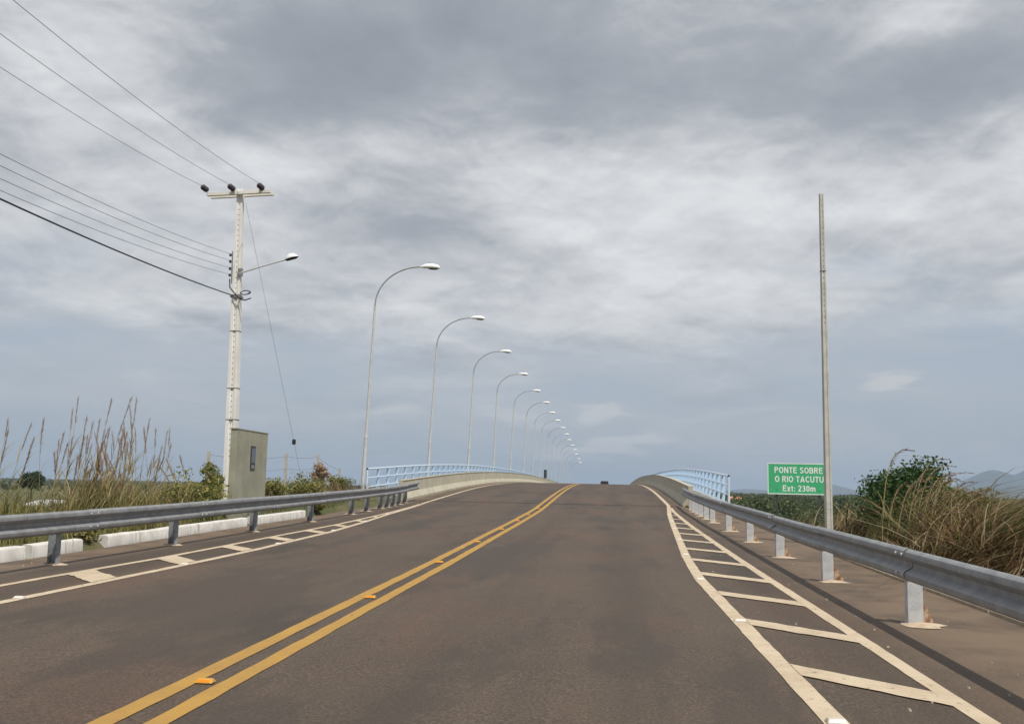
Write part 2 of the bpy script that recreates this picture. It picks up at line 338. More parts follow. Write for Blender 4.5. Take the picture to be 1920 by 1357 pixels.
def fast_mesh(name, V, F):                  # V (n,3), F (m,4) quads
    me = bpy.data.meshes.new(name); me.vertices.add(len(V)); me.vertices.foreach_set('co', np.asarray(V, np.float32).ravel())
    k = F.shape[1]; me.loops.add(F.size); me.loops.foreach_set('vertex_index', F.astype(np.int32).ravel())
    me.polygons.add(len(F)); me.polygons.foreach_set('loop_start', np.arange(0, F.size, k, dtype=np.int32))
    me.update(calc_edges=True); me.validate(); return me

# ------------------------------------------------------------------ ground, river, hills
PLAIN = -5.6
def sst(a, b, v): t_ = np.clip((v-a)/(b-a), 0, 1); return t_*t_*(3-2*t_)
def gz(x, y):                               # terrain height
    x = np.asarray(x, float); y = np.asarray(y, float)
    e = np.interp(y, ZY, ZZ)
    right = np.maximum(x-5.6, 0)*.42; left = np.maximum(-15.0-x, 0)*.42
    lift = np.where(x < -8.8, .10, np.where(x > 4.3, -.03, -.35))
    bank = np.maximum(e+lift-right-left, PLAIN)
    on = 1-sst(41.6, 54, y)*(1-sst(262, 272, y))
    river = -3.2*sst(95, 120, y-x*.02)*(1-sst(185, 215, y-x*.02))
    und = .5*np.sin(x*.021+1.3)*np.sin(y*.017)+.25*np.sin(x*.06+y*.045)
    far = np.clip((np.abs(x+3)-20)/60, 0, 1)
    return np.maximum(PLAIN+(bank-PLAIN)*on, PLAIN)+und*far+river*(1-on)
def axis(a, b, c, step, grow):
    core = list(np.arange(a, b+.01, step)); o_ = []; q = b; s_ = step
    while q < c: s_ *= grow; q += s_; o_.append(q)
    lo_ = []; q = a; s_ = step
    while q > -c: s_ *= grow; q -= s_; lo_.append(q)
    return np.array(lo_[::-1]+core+o_)
gx = axis(-22, 14, 30000, .5, 1.16); gy = np.array([-4000, -1500, -600, -300, -200, -150]+list(np.arange(-120, -10, 8))+list(np.arange(-10, 60, .7))+list(np.arange(60, 300, 5)))
q = 300; s_ = 6
while q < 32000: s_ *= 1.15; q += s_; gy = np.append(gy, q)
X, Y = np.meshgrid(gx, gy); Z = gz(X, Y)
near = ((X < -8.9) & (X > -30) | (X > 4.6) & (X < 30)) & (Y < 60) & (Y > -10)
Z = Z+np.where(near, rng.normal(0, .035, Z.shape), 0)
n_, m_ = len(gx), len(gy); I = np.arange((m_-1)*(n_-1)); r_ = I//(n_-1); c_ = I % (n_-1); b_ = r_*n_+c_
ground = link('ground', fast_mesh('ground', np.stack([X, Y, Z], -1).reshape(-1, 3), np.stack([b_, b_+1, b_+n_+1, b_+n_], -1)), GROUND); tag(ground, kind='structure')
ground.data.polygons.foreach_set('use_smooth', [True]*len(ground.data.polygons))
wv = [(-3000, 95+-3000*.02, -7.3), (3000, 95+60, -7.3), (3000, 215+60, -7.3), (-3000, 215-60, -7.3)]
tag(MB().add(wv, [(0, 1, 2, 3)]).build('river', WATER), kind='structure')
def hill(cx, cy, peaks, name='hills'):
    us = np.linspace(-1, 1, 90); vs = np.linspace(-1, 1, 24); V = []
    for v_ in vs:
        for u_ in us:
            x_ = cx+u_*3200; y_ = cy+v_*1800; h = 0
            for (px, ph, pw) in peaks: h = max(h, ph*math.exp(-abs((x_-px)/pw)**1.7)*math.exp(-(v_*1.9)**2))
            h += h*.16*math.sin(x_*.013+y_*.004)*math.sin(x_*.0041+2)+h*.07*math.sin(x_*.031+v_*9)
            V.append((x_, y_, PLAIN-6+h))
    n = len(us); F = np.array([(j*n+i, j*n+i+1, (j+1)*n+i+1, (j+1)*n+i) for j in range(len(vs)-1) for i in range(n-1)])
    o = link(name, fast_mesh(name, V, F), HILL); o.data.polygons.foreach_set('use_smooth', [True]*len(F)); return tag(o, kind='structure')
hill(4400, 10000, [(3640, 265, 260), (4080, 300, 300), (4700, 360, 420), (5600, 240, 500), (3300, 120, 300)])
hill(2100, 11500, [(2440, 130, 300), (2050, 88, 300), (1620, 62, 380), (2850, 80, 300)])

# ------------------------------------------------------------------ road and its paint
def strip(name, xl, xr, y0, y1, dz, m, parent=None, step=1.0, wob=0.0):
    n = max(2, int(round((y1-y0)/step))+1); ys = np.linspace(y0, y1, n); mb = MB(); V = []
    fl = xl if callable(xl) else (lambda y: xl); fr = xr if callable(xr) else (lambda y: xr)
    for y in ys: V += [(fl(y)+random.gauss(0, wob), y, zr(y)+dz), (fr(y)+random.gauss(0, wob), y, zr(y)+dz)]
    return mb.add(V, [(2*i, 2*i+1, 2*i+3, 2*i+2) for i in range(n-1)]).build(name, m, parent)
LK, RK, LB, RB, YB, YE = -8.72, 4.12, -8.36, 2.90, 40.6, 271.0
road = tag(strip('road', LK, RK, -100, YB, 0, ASPHALT, step=.5), kind='structure')
strip('bridge_carriageway', LB-.02, RB+.02, YB+.03, YE, .002, ASPHALT, road, .5)
strip('far_carriageway', LB-.3, RB+.3, YE+.01, 800, 0, ASPHALT, road, 4)
YC = -2.65
for a, b in ((YC-.215, YC-.075), (YC+.075, YC+.215)): strip('centre_line', a, b, -30, 500, .005, YELLOW_PAINT, road, .28, .004)
r_in = lambda y: float(np.interp(y, [-40, 6.2, 10.3, 14.2, 18, 22, 28, 35, 40, 41.5, 60], [1.36, 1.33, 1.29, 1.25, 1.34, 1.5, 1.74, 2.03, 2.3, 2.36, 2.42]))
r_out = lambda y: float(np.interp(y, [-40, 7, 13, 20, 28, 37, 41], [2.28, 2.25, 2.24, 2.22, 2.24, 2.31, 2.38]))
l_in = lambda y: float(np.interp(y, [-40, 10, 14, 17, 22, 26, 30.5, 36, 39.5, 60], [-6.22, -6.22, -6.18, -6.17, -6.27, -6.55, -6.92, -7.22, -7.38, -7.72]))
l_out = lambda y: float(np.interp(y, [-40, 12, 15, 20, 25, 32, 39], [-7.1, -7.08, -6.98, -6.95, -6.92, -7.15, -7.42]))
def wline(f, w, y0, y1, nm='edge_line'): return strip(nm, lambda y: f(y)-w/2, lambda y: f(y)+w/2, y0, y1, .005, WHITE_PAINT, road, .25, .0032)
wline(r_in, .15, -30, YE); wline(r_out, .13, -30, 39.6); wline(l_in, .14, -30, YE); wline(l_out, .12, -30, 38.4)
def hatch(xi, xo, yi, yo, wi):
    V = [(xi(yi-wi/2), yi-wi/2), (xi(yi+wi/2), yi+wi/2), (xo(yo+wi/2), yo+wi/2), (xo(yo-wi/2), yo-wi/2)]
    n = 9; W_ = []
    for i in range(n+1):
        k = i/n
        for a, b in ((V[0], V[3]), (V[1], V[2])):
            x = a[0]+(b[0]-a[0])*k; y = a[1]+(b[1]-a[1])*k+random.gauss(0, .012); W_.append((x, y, zr(y)+.009))
    return MB().add(W_, [(2*i, 2*i+2, 2*i+3, 2*i+1) for i in range(n)]).build('hatch_stripe', WHITE_PAINT, road)
def inset(f, s_, w=.07): return lambda y: f(y)+s_*w
y = 2.95
while y < 37:
    k = min(1, max(.12, (r_out(y)-r_in(y))/.95)); hatch(inset(r_in, 1), inset(r_out, -1), y, y-.85*k, .44 if y < 30 else .34); y += 2.42
y = 2.3
while y < 36.5:
    k = min(1, max(.15, (l_in(y)-l_out(y))/.85)); hatch(inset(l_in, -1), inset(l_out, 1), y, y+.75*k, .62 if y < 16 else .5); y += 2.42
# expansion joint and a couple of sealed cracks across the carriageway
for yy, w in ((YB+.12, .09), (56.2, .05)):
    MB().add([(LB+.25, yy-w/2, zr(yy)+.006), (RB-.25, yy-w/2, zr(yy)+.006), (RB-.25, yy+w/2, zr(yy)+.006), (LB+.25, yy+w/2, zr(yy)+.006)], [(0, 1, 2, 3)]).build('expansion_joint', JOINT, road)

# kerbs
ke = tag(empty('kerb_left', (0, 0, 0)), kind='structure')
def stone(y0, y1, x=-8.9, h=.19, w=.2, tilt=0):
    mb = MB(); rings = []
    n = 4
    for i in range(n+1):
        yy = y0+(y1-y0)*i/n; z = zr(yy); j = lambda a: random.gauss(0, a*.35)
        rings.append([(x+w/2+tilt*(yy-y0), yy, z-.08), (x+w/2+tilt*(yy-y0)-.008, yy, z+h-.03+j(.006)), (x+w/2-.035+tilt*(yy-y0), yy, z+h+j(.008)), (x-w/2+.03, yy, z+h+j(.008)), (x-w/2, yy, z-.08)])
    return mb.sweep(rings).build('kerb_stone', KERBW, ke, 60)
for a, b, tl in ((-6, -2.1, 0), (-2, 2, 0), (2.03, 5.9, 0), (6, 9.7, 0), (9.75, 12.6, 0), (12.7, 14.35, .02), (14.55, 16.05, -.01), (16.85, 20.3, 0), (20.33, 23.6, 0), (24.0, 28.1, .01)): stone(a, b, tilt=tl)
kr = tag(empty('kerb_right'), kind='structure')
y = -8.0
while y < 40:
    L_ = 1.9+random.random()*.5; mb = MB(); rings = []
    for i in range(7):
        yy = y+(L_-.03)*i/6; z = zr(yy); j = random.gauss(0, .018)
        rings.append([(RK+.005, yy, z-.1), (RK+.005, yy, z+.035), (RK+.03, yy, z+.05), (RK+.19+j, yy, z+.045), (RK+.23+j, yy, z-.1)])
    mb.sweep(rings).build('kerb_stone', SOILK, kr, 40); y += L_

# ------------------------------------------------------------------ bridge
br = tag(empty('bridge', (YC, YB, 0)), 'long humped concrete road bridge carrying the carriageway over the crest', 'bridge')
def along(name, prof, y0, y1, m, parent, step=1.5, off=(0, 0), smooth=30):
    ys = np.linspace(y0, y1, max(2, int((y1-y0)/step)+1))
    rings = [[(x-off[0], y_-off[1], zr(y_)+z) for x, z in prof] for y_ in ys]
    return MB().sweep(rings).build(name, m, parent, smooth)
OF = (YC, YB)
along('deck_slab', [(-10.45, -.05), (-10.45, -.35), (-8, -.6), (2.6, -.6), (5.05, -.35), (5.05, -.05)], YB+.05, YE, CONC_DARK, br, 2, OF)
along('walkway', [(-10.4, .10), (-10.4, -.048), (LB-.42, -.048), (LB-.42, .10)], YB+.1, YE, CONC_DARK, br, 2, OF)
along('walkway', [(RB+.42, .10), (RB+.42, -.048), (5.0, -.048), (5.0, .10)], YB+.1, YE, CONC_DARK, br, 2, OF)
for gx_ in (-8.2, -4.5, -.8, 2.8): along('girder', [(gx_-.3, -.62), (gx_-.3, -2.0), (gx_+.3, -2.0), (gx_+.3, -.62)], YB+1, YE-1, CONC_DARK, br, 4, OF)
for py in (75, 108, 141, 174, 207, 240):
    for px in (-7, 1.7): MB().tube([(px-OF[0], py-OF[1], -9.5), (px-OF[0], py-OF[1], zr(py)-2.9)], .6, 14).build('pier', CONC_DARK, br, 40)
    MB().box((YC-OF[0], py-OF[1], zr(py)-2.45), (12, 1.3, .88)).build('pier_cap', CONC_DARK, br)
MB().box((0, 1.0, -2.7), (15.2, .6, 5.2)).build('abutment', CONC_DARK, br)
def barrier(side, x0, lab):
    o = tag(empty('concrete_barrier', (x0, YB, zr(YB))), lab, 'barrier', 'parapets of the bridge')
    s = side
    prof = [(0, -.04), (0, .09), (-.17*s, .33), (-.225*s, .80), (-.40*s, .80), (-.40*s, -.04)]
    y = YB
    for k in range(8):
        y1 = YB+(YE-YB)*(k+1)/8-.02; ys = np.linspace(y, y1, 30)
        rings = [[(px, y_-YB, zr(y_)+pz-zr(YB)) for px, pz in prof] for y_ in ys]
        MB().sweep(rings).build('barrier_section', CONC, o, 25)
        rings = [[(px, y_-YB, zr(y_)+pz-zr(YB)) for px, pz in [(-.205*s, .803), (-.205*s, .835), (-.42*s, .835), (-.42*s, .803)]] for y_ in ys]
        MB().sweep(rings).build('coping', CONC, o, 25); y = y1+.02
    return o
barrier(1, LB, 'sunlit cream concrete bridge parapet running along the left of the road')
barrier(-1, RB, 'shaded grey concrete bridge parapet on the right, starting behind the guardrail end')
def railing(x, s, lab):
    o = tag(empty('bridge_railing', (x, 41, zr(41))), lab, 'railing', 'light blue railings of the bridge')
    z0 = zr(41)
    mb = MB(); rings = []
    for i in range(9):
        t_ = i/8; z = .10+1.14*t_; bow = s*.03*math.sin(math.pi*t_)*(1 if t_ < 1 else 0)
        rings.append([(bow-.07, -.014, z), (bow+.07, -.014, z), (bow+.07, .014, z), (bow-.07, .014, z)])
    pm = mb.sweep(rings).mesh('post', 40)
    y = 43.05; k = 0
    MB().tube([(0, 0, .10), (0, 0, 1.23)], .045, 10).build('end_post', BLUE_RAIL, o, 40)
    MB().box((0, 0, .11), (.16, .16, .02)).build('base_plate', BLUE, o)
    while y < 270:
        link('post', pm, BLUE, o, (0, y-41, zr(y)-z0)); y += 1.93
    for hz, r_, nm in ((1.26, .042, 'top_rail'), (.88, .03, 'mid_rail'), (.50, .03, 'mid_rail')):
        ys = np.arange(41.0, 270, 1.93)
        MB().tube([(0, y_-41, zr(y_)-z0+hz) for y_ in ys], r_, 8).build(nm, BLUE_RAIL, o, 60)
    MB().tube([(0, -.035, 1.26), (0, .0, 1.26)], .046, 12).build('end_cap', BLACK, o, 40)
    return o
railing(-10.2, -1, 'light blue tubular railing behind the sunlit left parapet')
railing(4.76, 1, 'light blue tubular railing behind the shaded right parapet, with a tall end post')

# ------------------------------------------------------------------ guardrails
WB = [(.034, .156), (.056, .148), (.078, .128), (.083, .112), (.083, .080), (.074, .066), (.012, .030), (.004, .018), (.004, -.018), (.012, -.030), (.074, -.066), (.083, -.080), (.083, -.112), (.078, -.128), (.056, -.148), (.034, -.156)]
def cpost(openside):                        # a bent steel channel post, web .15 wide
    w, d, t_ = .15, .085, .007; s = openside
    P = [(-w/2, 0), (w/2, 0), (w/2, d*s), (w/2-t_, d*s), (w/2-t_, t_*s), (-w/2+t_, t_*s), (-w/2+t_, d*s), (-w/2, d*s)]
    return MB().sweep([[(x, y_, z) for x, y_ in P] for z in (-.05, .70)]).mesh('post')
def guardrail(xr, s, ys, yend, y0, lab, rust):
    """s=+1: rail face looks to -x (rail on the right of the road)"""
    o = tag(empty('guardrail', (xr, 10, zr(10))), lab, 'guardrail', 'guardrails on the bridge approach'); z0 = zr(10)
    xoff = lambda y_: (0 if s > 0 else float(np.interp(y_, [0, 14, 22, 30, 41], [-.03, 0, .03, -.08, -.28])))
    a = y0; par = 0
    bm_ = MB().lathe([(.017, 0), (.017, -.008*s), (.008, -.016*s)], (0, 0, 0), 'x', 8).mesh('bolt')
    while a < yend:
        par += 1; b = min(a+4.0, yend); yy = np.linspace(a-.3, b, 9); rings = []
        dz = random.gauss(0, .004); lap = .007*(par % 2)
        for y_ in yy:
            zb = zr(y_)-z0+.61+dz; fr = [(-s*(t_+lap)+xoff(y_), y_-10, zb+h) for t_, h in WB]
            bk = [(-s*(t_-.005+lap)+xoff(y_), y_-10, zb+h*1.0) for t_, h in WB[::-1]]
            rings.append(fr+bk)
        rb = MB().sweep(rings).build('rail_beam', GALV, o, 28)
        for (dy, h) in ((-.16, .095), (-.16, -.095), (.04, .095), (.04, -.095)):
            y_ = a+dy-.1; link('bolt', bm_, POSTM, rb, (-s*(.0835+lap)+xoff(y_), y_-10, zr(y_)-z0+.61+h+dz))
        a = b
    pm = cpost(1 if s > 0 else -1)
    gm = MB().add([(0, .03, 0), (.125, .03, 0), (.125, .03, .05), (.06, .03, .17), (0, .03, .24), (0, .04, 0), (.125, .04, 0), (.125, .04, .05), (.06, .04, .17), (0, .04, .24)],
                  [(0, 1, 2, 3, 4), (9, 8, 7, 6, 5), (0, 5, 6, 1), (1, 6, 7, 2), (2, 7, 8, 3), (3, 8, 9, 4), (4, 9, 5, 0)]).mesh('gusset')
    for i, y_ in enumerate(ys):
        x_ = s*.105+xoff(y_)
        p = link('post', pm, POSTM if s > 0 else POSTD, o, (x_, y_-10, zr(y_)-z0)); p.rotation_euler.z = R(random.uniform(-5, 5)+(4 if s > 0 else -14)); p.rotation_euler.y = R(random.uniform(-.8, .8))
        if rust and y_ < 32:
            g = link('gusset', gm, RUST, p, (.075, .0, 0)); g.scale = (random.uniform(.8, 1.15), 1, random.uniform(.8, 1.1))
        n = 11; V = [(0, 0, .032)]; rr = [random.uniform(.14, .27) for _ in range(n)]
        V += [(rr[k]*.6*math.cos(6.283*k/n), rr[k]*.6*math.sin(6.283*k/n), .022) for k in range(n)]
        V += [(rr[k]*1.05*math.cos(6.283*k/n), rr[k]*1.0*math.sin(6.283*k/n), .003) for k in range(n)]
        F = [(0, 1+k, 1+(k+1) % n) for k in range(n)]+[(1+k, 1+n+k, 1+n+(k+1) % n, 1+(k+1) % n) for k in range(n)]
        MB().add(V, F).build('mortar_pad', MORTAR, o, 60, (x_+.05*s, y_-10, zr(y_)-z0)) if s > 0 or y_ > 30 else MB().add([(a_*.7, b_*.7, c_) for a_, b_, c_ in V], F).build('mortar_pad', MORTAR, o, 60, (x_, y_-10, zr(y_)-z0))
        bl = MB().box((s*.05+xoff(y_), y_-10, zr(y_)-z0+.61), (.07, .09, .2)).build('spacer', POSTM, o)
    return o
guardrail(2.93, 1, [-1.6, 2.4, 6.4, 10.42, 14.42, 18.35, 22.2, 26.1, 30.2, 32.2, 34.1, 35.7, 36.9, 38.1], 40.55, -5.6, 'grey steel guardrail on the right, running past the bare pole to the parapet', True)
guardrail(-7.76, -1, [1.6, 5.6, 9.6, 13.6, 17.45, 21.45, 25.8, 30.2, 32.3, 34.4, 35.5, 36.6, 37.7, 38.9], 41.0, -5.6, 'grey steel guardrail on the left, in front of the white kerb stones', False)

# ------------------------------------------------------------------ road studs
def stud(body, refl):
    o = empty('road_stud'); w, d, h = .125, .085, .026
    V = [(-w/2, -d/2, 0), (w/2, -d/2, 0), (w/2, d/2, 0), (-w/2, d/2, 0), (-w/2+.012, -d/2+.025, h), (w/2-.012, -d/2+.025, h), (w/2-.012, d/2-.025, h), (-w/2+.012, d/2-.025, h)]
    me = MB().add(V, [(3, 2, 1, 0), (4, 5, 6, 7), (0, 1, 5, 4), (1, 2, 6, 5), (2, 3, 7, 6), (3, 0, 4, 7)]).mesh('body'); bevel(me, .006); link('body', me, body, o)
    a = MB().add([(-w/2+.018, -d/2+.0035, .006), (w/2-.018, -d/2+.0035, .006), (w/2-.022, -d/2+.019, .022), (-w/2+.022, -d/2+.019, .022), (-w/2+.018, -d/2+.01, .006), (w/2-.018, -d/2+.01, .006), (w/2-.022, -d/2+.027, .022), (-w/2+.022, -d/2+.027, .022)],
                 [(0, 1, 2, 3), (7, 6, 5, 4), (0, 4, 5, 1), (1, 5, 6, 2), (2, 6, 7, 3), (3, 7, 4, 0)]).build('reflector', refl, o)
    return o
ORD = ['nearest', 'second', 'third', 'fourth', 'fifth', 'sixth', 'seventh', 'eighth', 'ninth']
def studs(proto, xf, ys, what, grp):
    for i, y_ in enumerate(ys):
        o = proto if i == 0 else copy_tree(proto)
        o.location = (xf(y_), y_, zr(y_)+.006); o.rotation_euler.z = R(random.uniform(-5, 5))
        tag(o, f'{ORD[i]}{"" if i == 0 else " nearest"} {what}', 'road stud', grp)
studs(stud(STUDY, REFO), lambda y_: YC-.02, [6.54, 11.1, 15.6, 20.1, 24.5, 28.7, 32.5, 37.0], 'orange road stud between the double yellow lines', 'orange studs along the centre line')
studs(stud(STUDW, REFW), lambda y_: r_in(y_)-.0, [6.18, 10.23, 14.2, 18.4, 22.5, 26.6, 30.6, 34.6], 'white road stud on the edge line by the right guardrail', 'white studs along the right edge line')
studs(stud(STUDW, REFW), lambda y_: l_in(y_), [10.12, 14.14, 18.3, 22.4, 26.5, 30.6], 'white road stud on the edge line by the left guardrail', 'white studs along the left edge line')

# ------------------------------------------------------------------ street lamps
def lamp():
    o = empty('street_lamp')
    pts = [(0, 0, -.35), (0, 0, 2.55)]; MB().tube(pts, [.085, .078], 12).build('lower_pole', LAMPGREY, o, 40)
    MB().tube([(0, 0, 2.5), (0, 0, 2.6)], [.088, .07], 12).build('collar', LAMPGREY, o, 40)
    MB().tube([(0, 0, 2.55), (0, 0, 5), (0, 0, 8.1)], [.062, .055, .048], 12).build('upper_pole', LAMPGREY, o, 40)
    MB().tube([(0, 0, 8.06), (0, 0, 8.16)], [.056, .05], 12).build('collar', LAMPGREY, o, 40)
    pts = [(0, 0, 8.1)]
    for k in range(0, 15):
        a = math.pi/2*k/14; pts.append((2.0*(1-math.cos(a)), 0, 8.3+1.72*math.sin(a)))
    MB().tube(pts, [.034]*len(pts), 10).build('arm', ARMGREY, o, 60)
    h = empty('lamp_head', (1.98, 0, 10.02)); h.parent = o
    prof = [(-.10, .03, .028, .03), (0, .05, .07, .05), (.10, .09, .13, .06), (.28, .125, .165, .055), (.5, .14, .17, .05), (.68, .12, .14, .045), (.77, .06, .08, .03), (.80, .01, .01, .01)]
    rings = []
    for x, w, up, dn in prof:
        ring = []
        for k in range(14):
            a = 2*math.pi*k/14; c, s_ = math.cos(a), math.sin(a); ring.append((x, w*c*1.15, (up if s_ > 0 else dn)*s_+x*-.03))
        rings.append(ring)
    MB().sweep(rings).build('housing', WHITE, h, 50)
    rings = []
    for x, w, d_ in [(.26, .03, -.045), (.32, .085, -.07), (.5, .10, -.085), (.66, .075, -.068), (.71, .02, -.045)]:
        rings.append([(x, w*math.cos(2*math.pi*k/12), d_+(-.03)*math.sin(2*math.pi*k/12)*(1 if math.sin(2*math.pi*k/12) > 0 else -.4)) for k in range(12)])
    MB().sweep(rings).build('lens', DARKGLASS, h, 50)
    MB().tube([(.30, 0, .15), (.30, 0, .205)], [.035, .03], 10).build('photocell', ARMGREY, h, 40)
    MB().box((0, 0, -.3), (.3, .3, .04)).build('base_flange', LAMPGREY, o)
    return o
lp = lamp()
for i in range(16):
    o = lp if i == 0 else copy_tree(lp)
    y_ = [41.9, 57.0, 73.2, 89.2, 104.2, 119.8, 134.2, 147.8, 162.3, 175.8, 189.8, 204.3, 217.3, 231.3, 245.3, 259.3][i]
    o.location = (-10.62, y_, zr(y_)+.05); o.rotation_euler = (R(random.uniform(-.3, .3)), R(2.0+random.uniform(-.6, .5)), R(random.uniform(-7, 7))); o.scale.z = [1.012, .995, .985, .98, .975, .985][min(i, 5)]-.002*max(0, i-5)
    w = 'nearest and tallest-looking' if i == 0 else 'farthest' if i == 15 else ['', 'second', 'third', 'fourth', 'fifth', 'sixth', 'seventh', 'eighth', 'ninth', 'tenth', 'eleventh', 'twelfth', 'thirteenth', 'fourteenth', 'fifteenth'][i]+' nearest'
    tag(o, f'{w} curved-arm street lamp in the row along the left side of the bridge', 'street lamp', 'street lamps along the bridge')

# ------------------------------------------------------------------ utility pole, its fittings and wires
PX, PY = -10.62, 27.0; PZ = float(gz(PX, PY))
def hpole(name, hgt, wb, wt, db, dt, m, parent, rec=.22):
    rings = []                                 # double-T section: flanges left and right, recessed web facing the road's ends
    for k in range(9):
        t_ = k/8; w = wb+(wt-wb)*t_; d = db+(dt-db)*t_; fl = w*.30; rc = d*rec; z = -.4+(hgt+.4)*t_
        rings.append([(-w/2, -d/2, z), (-w/2+fl, -d/2, z), (-w/2+fl*1.15, -d/2+rc, z), (w/2-fl*1.15, -d/2+rc, z), (w/2-fl, -d/2, z), (w/2, -d/2, z),
                      (w/2, d/2, z), (w/2-fl, d/2, z), (w/2-fl*1.15, d/2-rc, z), (-w/2+fl*1.15, d/2-rc, z), (-w/2+fl, d/2, z), (-w/2, d/2, z)])
    return MB().sweep(rings).build(name, m, parent, 25)
up = tag(empty('utility_pole', (PX, PY, PZ)), 'tall white concrete utility pole with crossarm behind the green-grey panel', 'utility pole')
TOP = 9.85-PZ
up.rotation_euler.y = R(-1.2)
hpole('shaft', TOP+.05, .36, .17, .28, .14, POLEW, up, .10)
z = 1.6
while z < TOP-.3:
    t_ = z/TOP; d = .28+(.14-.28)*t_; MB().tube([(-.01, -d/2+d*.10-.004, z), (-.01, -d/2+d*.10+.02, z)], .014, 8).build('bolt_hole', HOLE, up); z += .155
for zb in (4.06-PZ, 3.17-PZ, 6.75-PZ, 5.7-PZ):
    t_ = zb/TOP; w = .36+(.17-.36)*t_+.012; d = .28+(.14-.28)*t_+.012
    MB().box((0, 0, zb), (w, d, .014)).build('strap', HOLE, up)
ca = empty('crossarm', (0, 0, TOP-.1)); ca.parent = up; ca.rotation_euler.z = R(-4)
for dy, dz in ((-.125, 0), (.125, 0)):
    me = MB().box((.0, dy, dz), (1.95, .09, .105)).mesh('beam'); bevel(me, .008); link('beam', me, POLEW, ca)
MB().tube([(0, -.19, 0), (0, .19, 0)], .012, 8).build('bolt', GALV, ca)
for dx in (-.95, -.15, .72):
    mb = MB()
    for q in range(3): mb.lathe([(.02, 0), (.08, -.01), (.085, -.03), (.045, -.065), (.03, -.09)], (dx, -.20-.10*q, .10+.0*q), 'y', 16)
    mb.tube([(dx, -.1, .09), (dx, -.58, .10)], .014, 8); mb.build('insulator', CERAM, up, 40, (0, 0, TOP-.1))
rk = MB().box((-.13, -.11, 7.55-PZ), (.02, .05, .95)).build('insulator_rack', GALV, up)
for k, wz in enumerate((7.9, 7.71, 7.5, 7.31)):
    MB().lathe([(.02, -.04), (.036, -.036), (.04, -.016), (.025, 0), (.04, .016), (.036, .036), (.02, .04)], (-.17, -.16, wz-PZ), 'z', 12).build('spool_insulator', CERAM, up, 40)
MB().tube([(-.17, -.16, 7.2-PZ), (-.15, -.17, 6.95-PZ), (-.02, -.2, 6.8-PZ), (.15, -.2, 6.62-PZ), (.32, -.2, 6.56-PZ), (.5, -.2, 6.62-PZ)], .018, 8).build('cable_tail', WIREB, up, 60)
mb = MB()
for q in range(3): mb.tube([(.33+(.15-.012*q)*math.cos(a), -.2+.06*math.sin(a)-.015*q, 6.78-PZ+.07*math.sin(a)) for a in np.linspace(0, 2*math.pi, 19)], .012, 6)
mb.build('cable_coil', WIREB, up, 60)
MB().box((.0, 0, 6.7-PZ), (.30, .25, .05)).build('cable_bracket', GALV, up)
MB().tube([(.07, -.12, 7.36-PZ), (.8, -.14, 7.56-PZ), (1.5, -.14, 7.74-PZ)], .022, 8).build('lamp_arm', LAMPGREY, up, 40)
MB().box((.12, -.1, 7.4-PZ), (.12, .08, .22)).build('lamp_bracket', GALV, up)
lh = empty('luminaire', (1.45, -.14, 7.72-PZ)); lh.parent = up; lh.rotation_euler.y = R(-14)
mb = MB(); rings = []
for x, w, h in [(0, .03, .03), (.06, .08, .09), (.16, .13, .15), (.28, .125, .13), (.36, .08, .06), (.40, .02, .01)]: rings.append([(x, w*math.cos(math.pi*k/8), h*math.sin(math.pi*k/8)) for k in range(9)])
mb.sweep(rings).build('hood', WHITE, lh, 50); MB().add([(0, -.03, -.004), (.1, -.11, -.004), (.3, -.11, -.004), (.4, -.02, -.004), (.4, .02, -.004), (.3, .11, -.004), (.1, .11, -.004), (0, .03, -.004), (.05, 0, -.05), (.32, 0, -.05)],
    [(0, 1, 8), (1, 2, 9, 8), (2, 3, 9), (3, 4, 9), (4, 5, 9), (5, 6, 8, 9), (6, 7, 8), (7, 0, 8)]).build('lens', BLACK, lh)
def wire(name, p, slope, L, r_, m, lab, grp, dx=.075):
    pts = []
    for k in range(41):
        u_ = L*k/40; pts.append((dx*u_, -u_, -slope*u_*(1-u_/L)))
    o = MB().tube(pts, r_, 6).build(name, m, None, 60, p); return tag(o, lab, 'wire', grp)
for (x, y_, z), lab in (((-11.8, 26.5, 9.86), 'left one of the three bare wires ending on the pole crossarm'), ((-11.0, 26.5, 9.9), 'middle one of the three bare wires ending on the pole crossarm'), ((-10.12, 26.5, 9.93), 'right one of the three bare wires ending on the pole crossarm')):
    wire('power_line', (x, y_, z), .138, 46, .0052, WIRE, lab, 'high wires to the crossarm')
for wz, wz_n in ((7.9, 'topmost'), (7.71, 'second from top'), (7.5, 'third from top'), (7.31, 'lowest')):
    wire('power_line', (-10.86, 26.82, wz), .141, 46, .0052, WIRE, f'{wz_n} of the four close wires on the pole\'s insulator rack', 'low wires to the insulator rack')
tag(wire('telephone_cable', (-10.8, 26.85, 6.71), .092, 46, .016, WIREB, 'thick black cable below the other wires, ending mid-height on the pole', None), cat='cable')
gy0 = Vector((-10.68, 27.1, 9.5)); gy1 = Vector((-10.62, 34.2, float(gz(-10.6, 34.2))-.1))
gw = tag(empty('guy_wire', tuple(gy1)), 'thin guy wire slanting from the utility pole to the ground, with a dark knob', 'wire')
MB().tube([gy0-gy1, (0, 0, 0)], .004, 6).build('cable', WIRE, gw)
q = gy0+(gy1-gy0)*.752-gy1
mb = MB().lathe([(.03, -.09), (.065, -.07), (.065, .07), (.03, .09)], tuple(q), 'z', 10); mb.build('strain_insulator', BLACK, gw, 40)

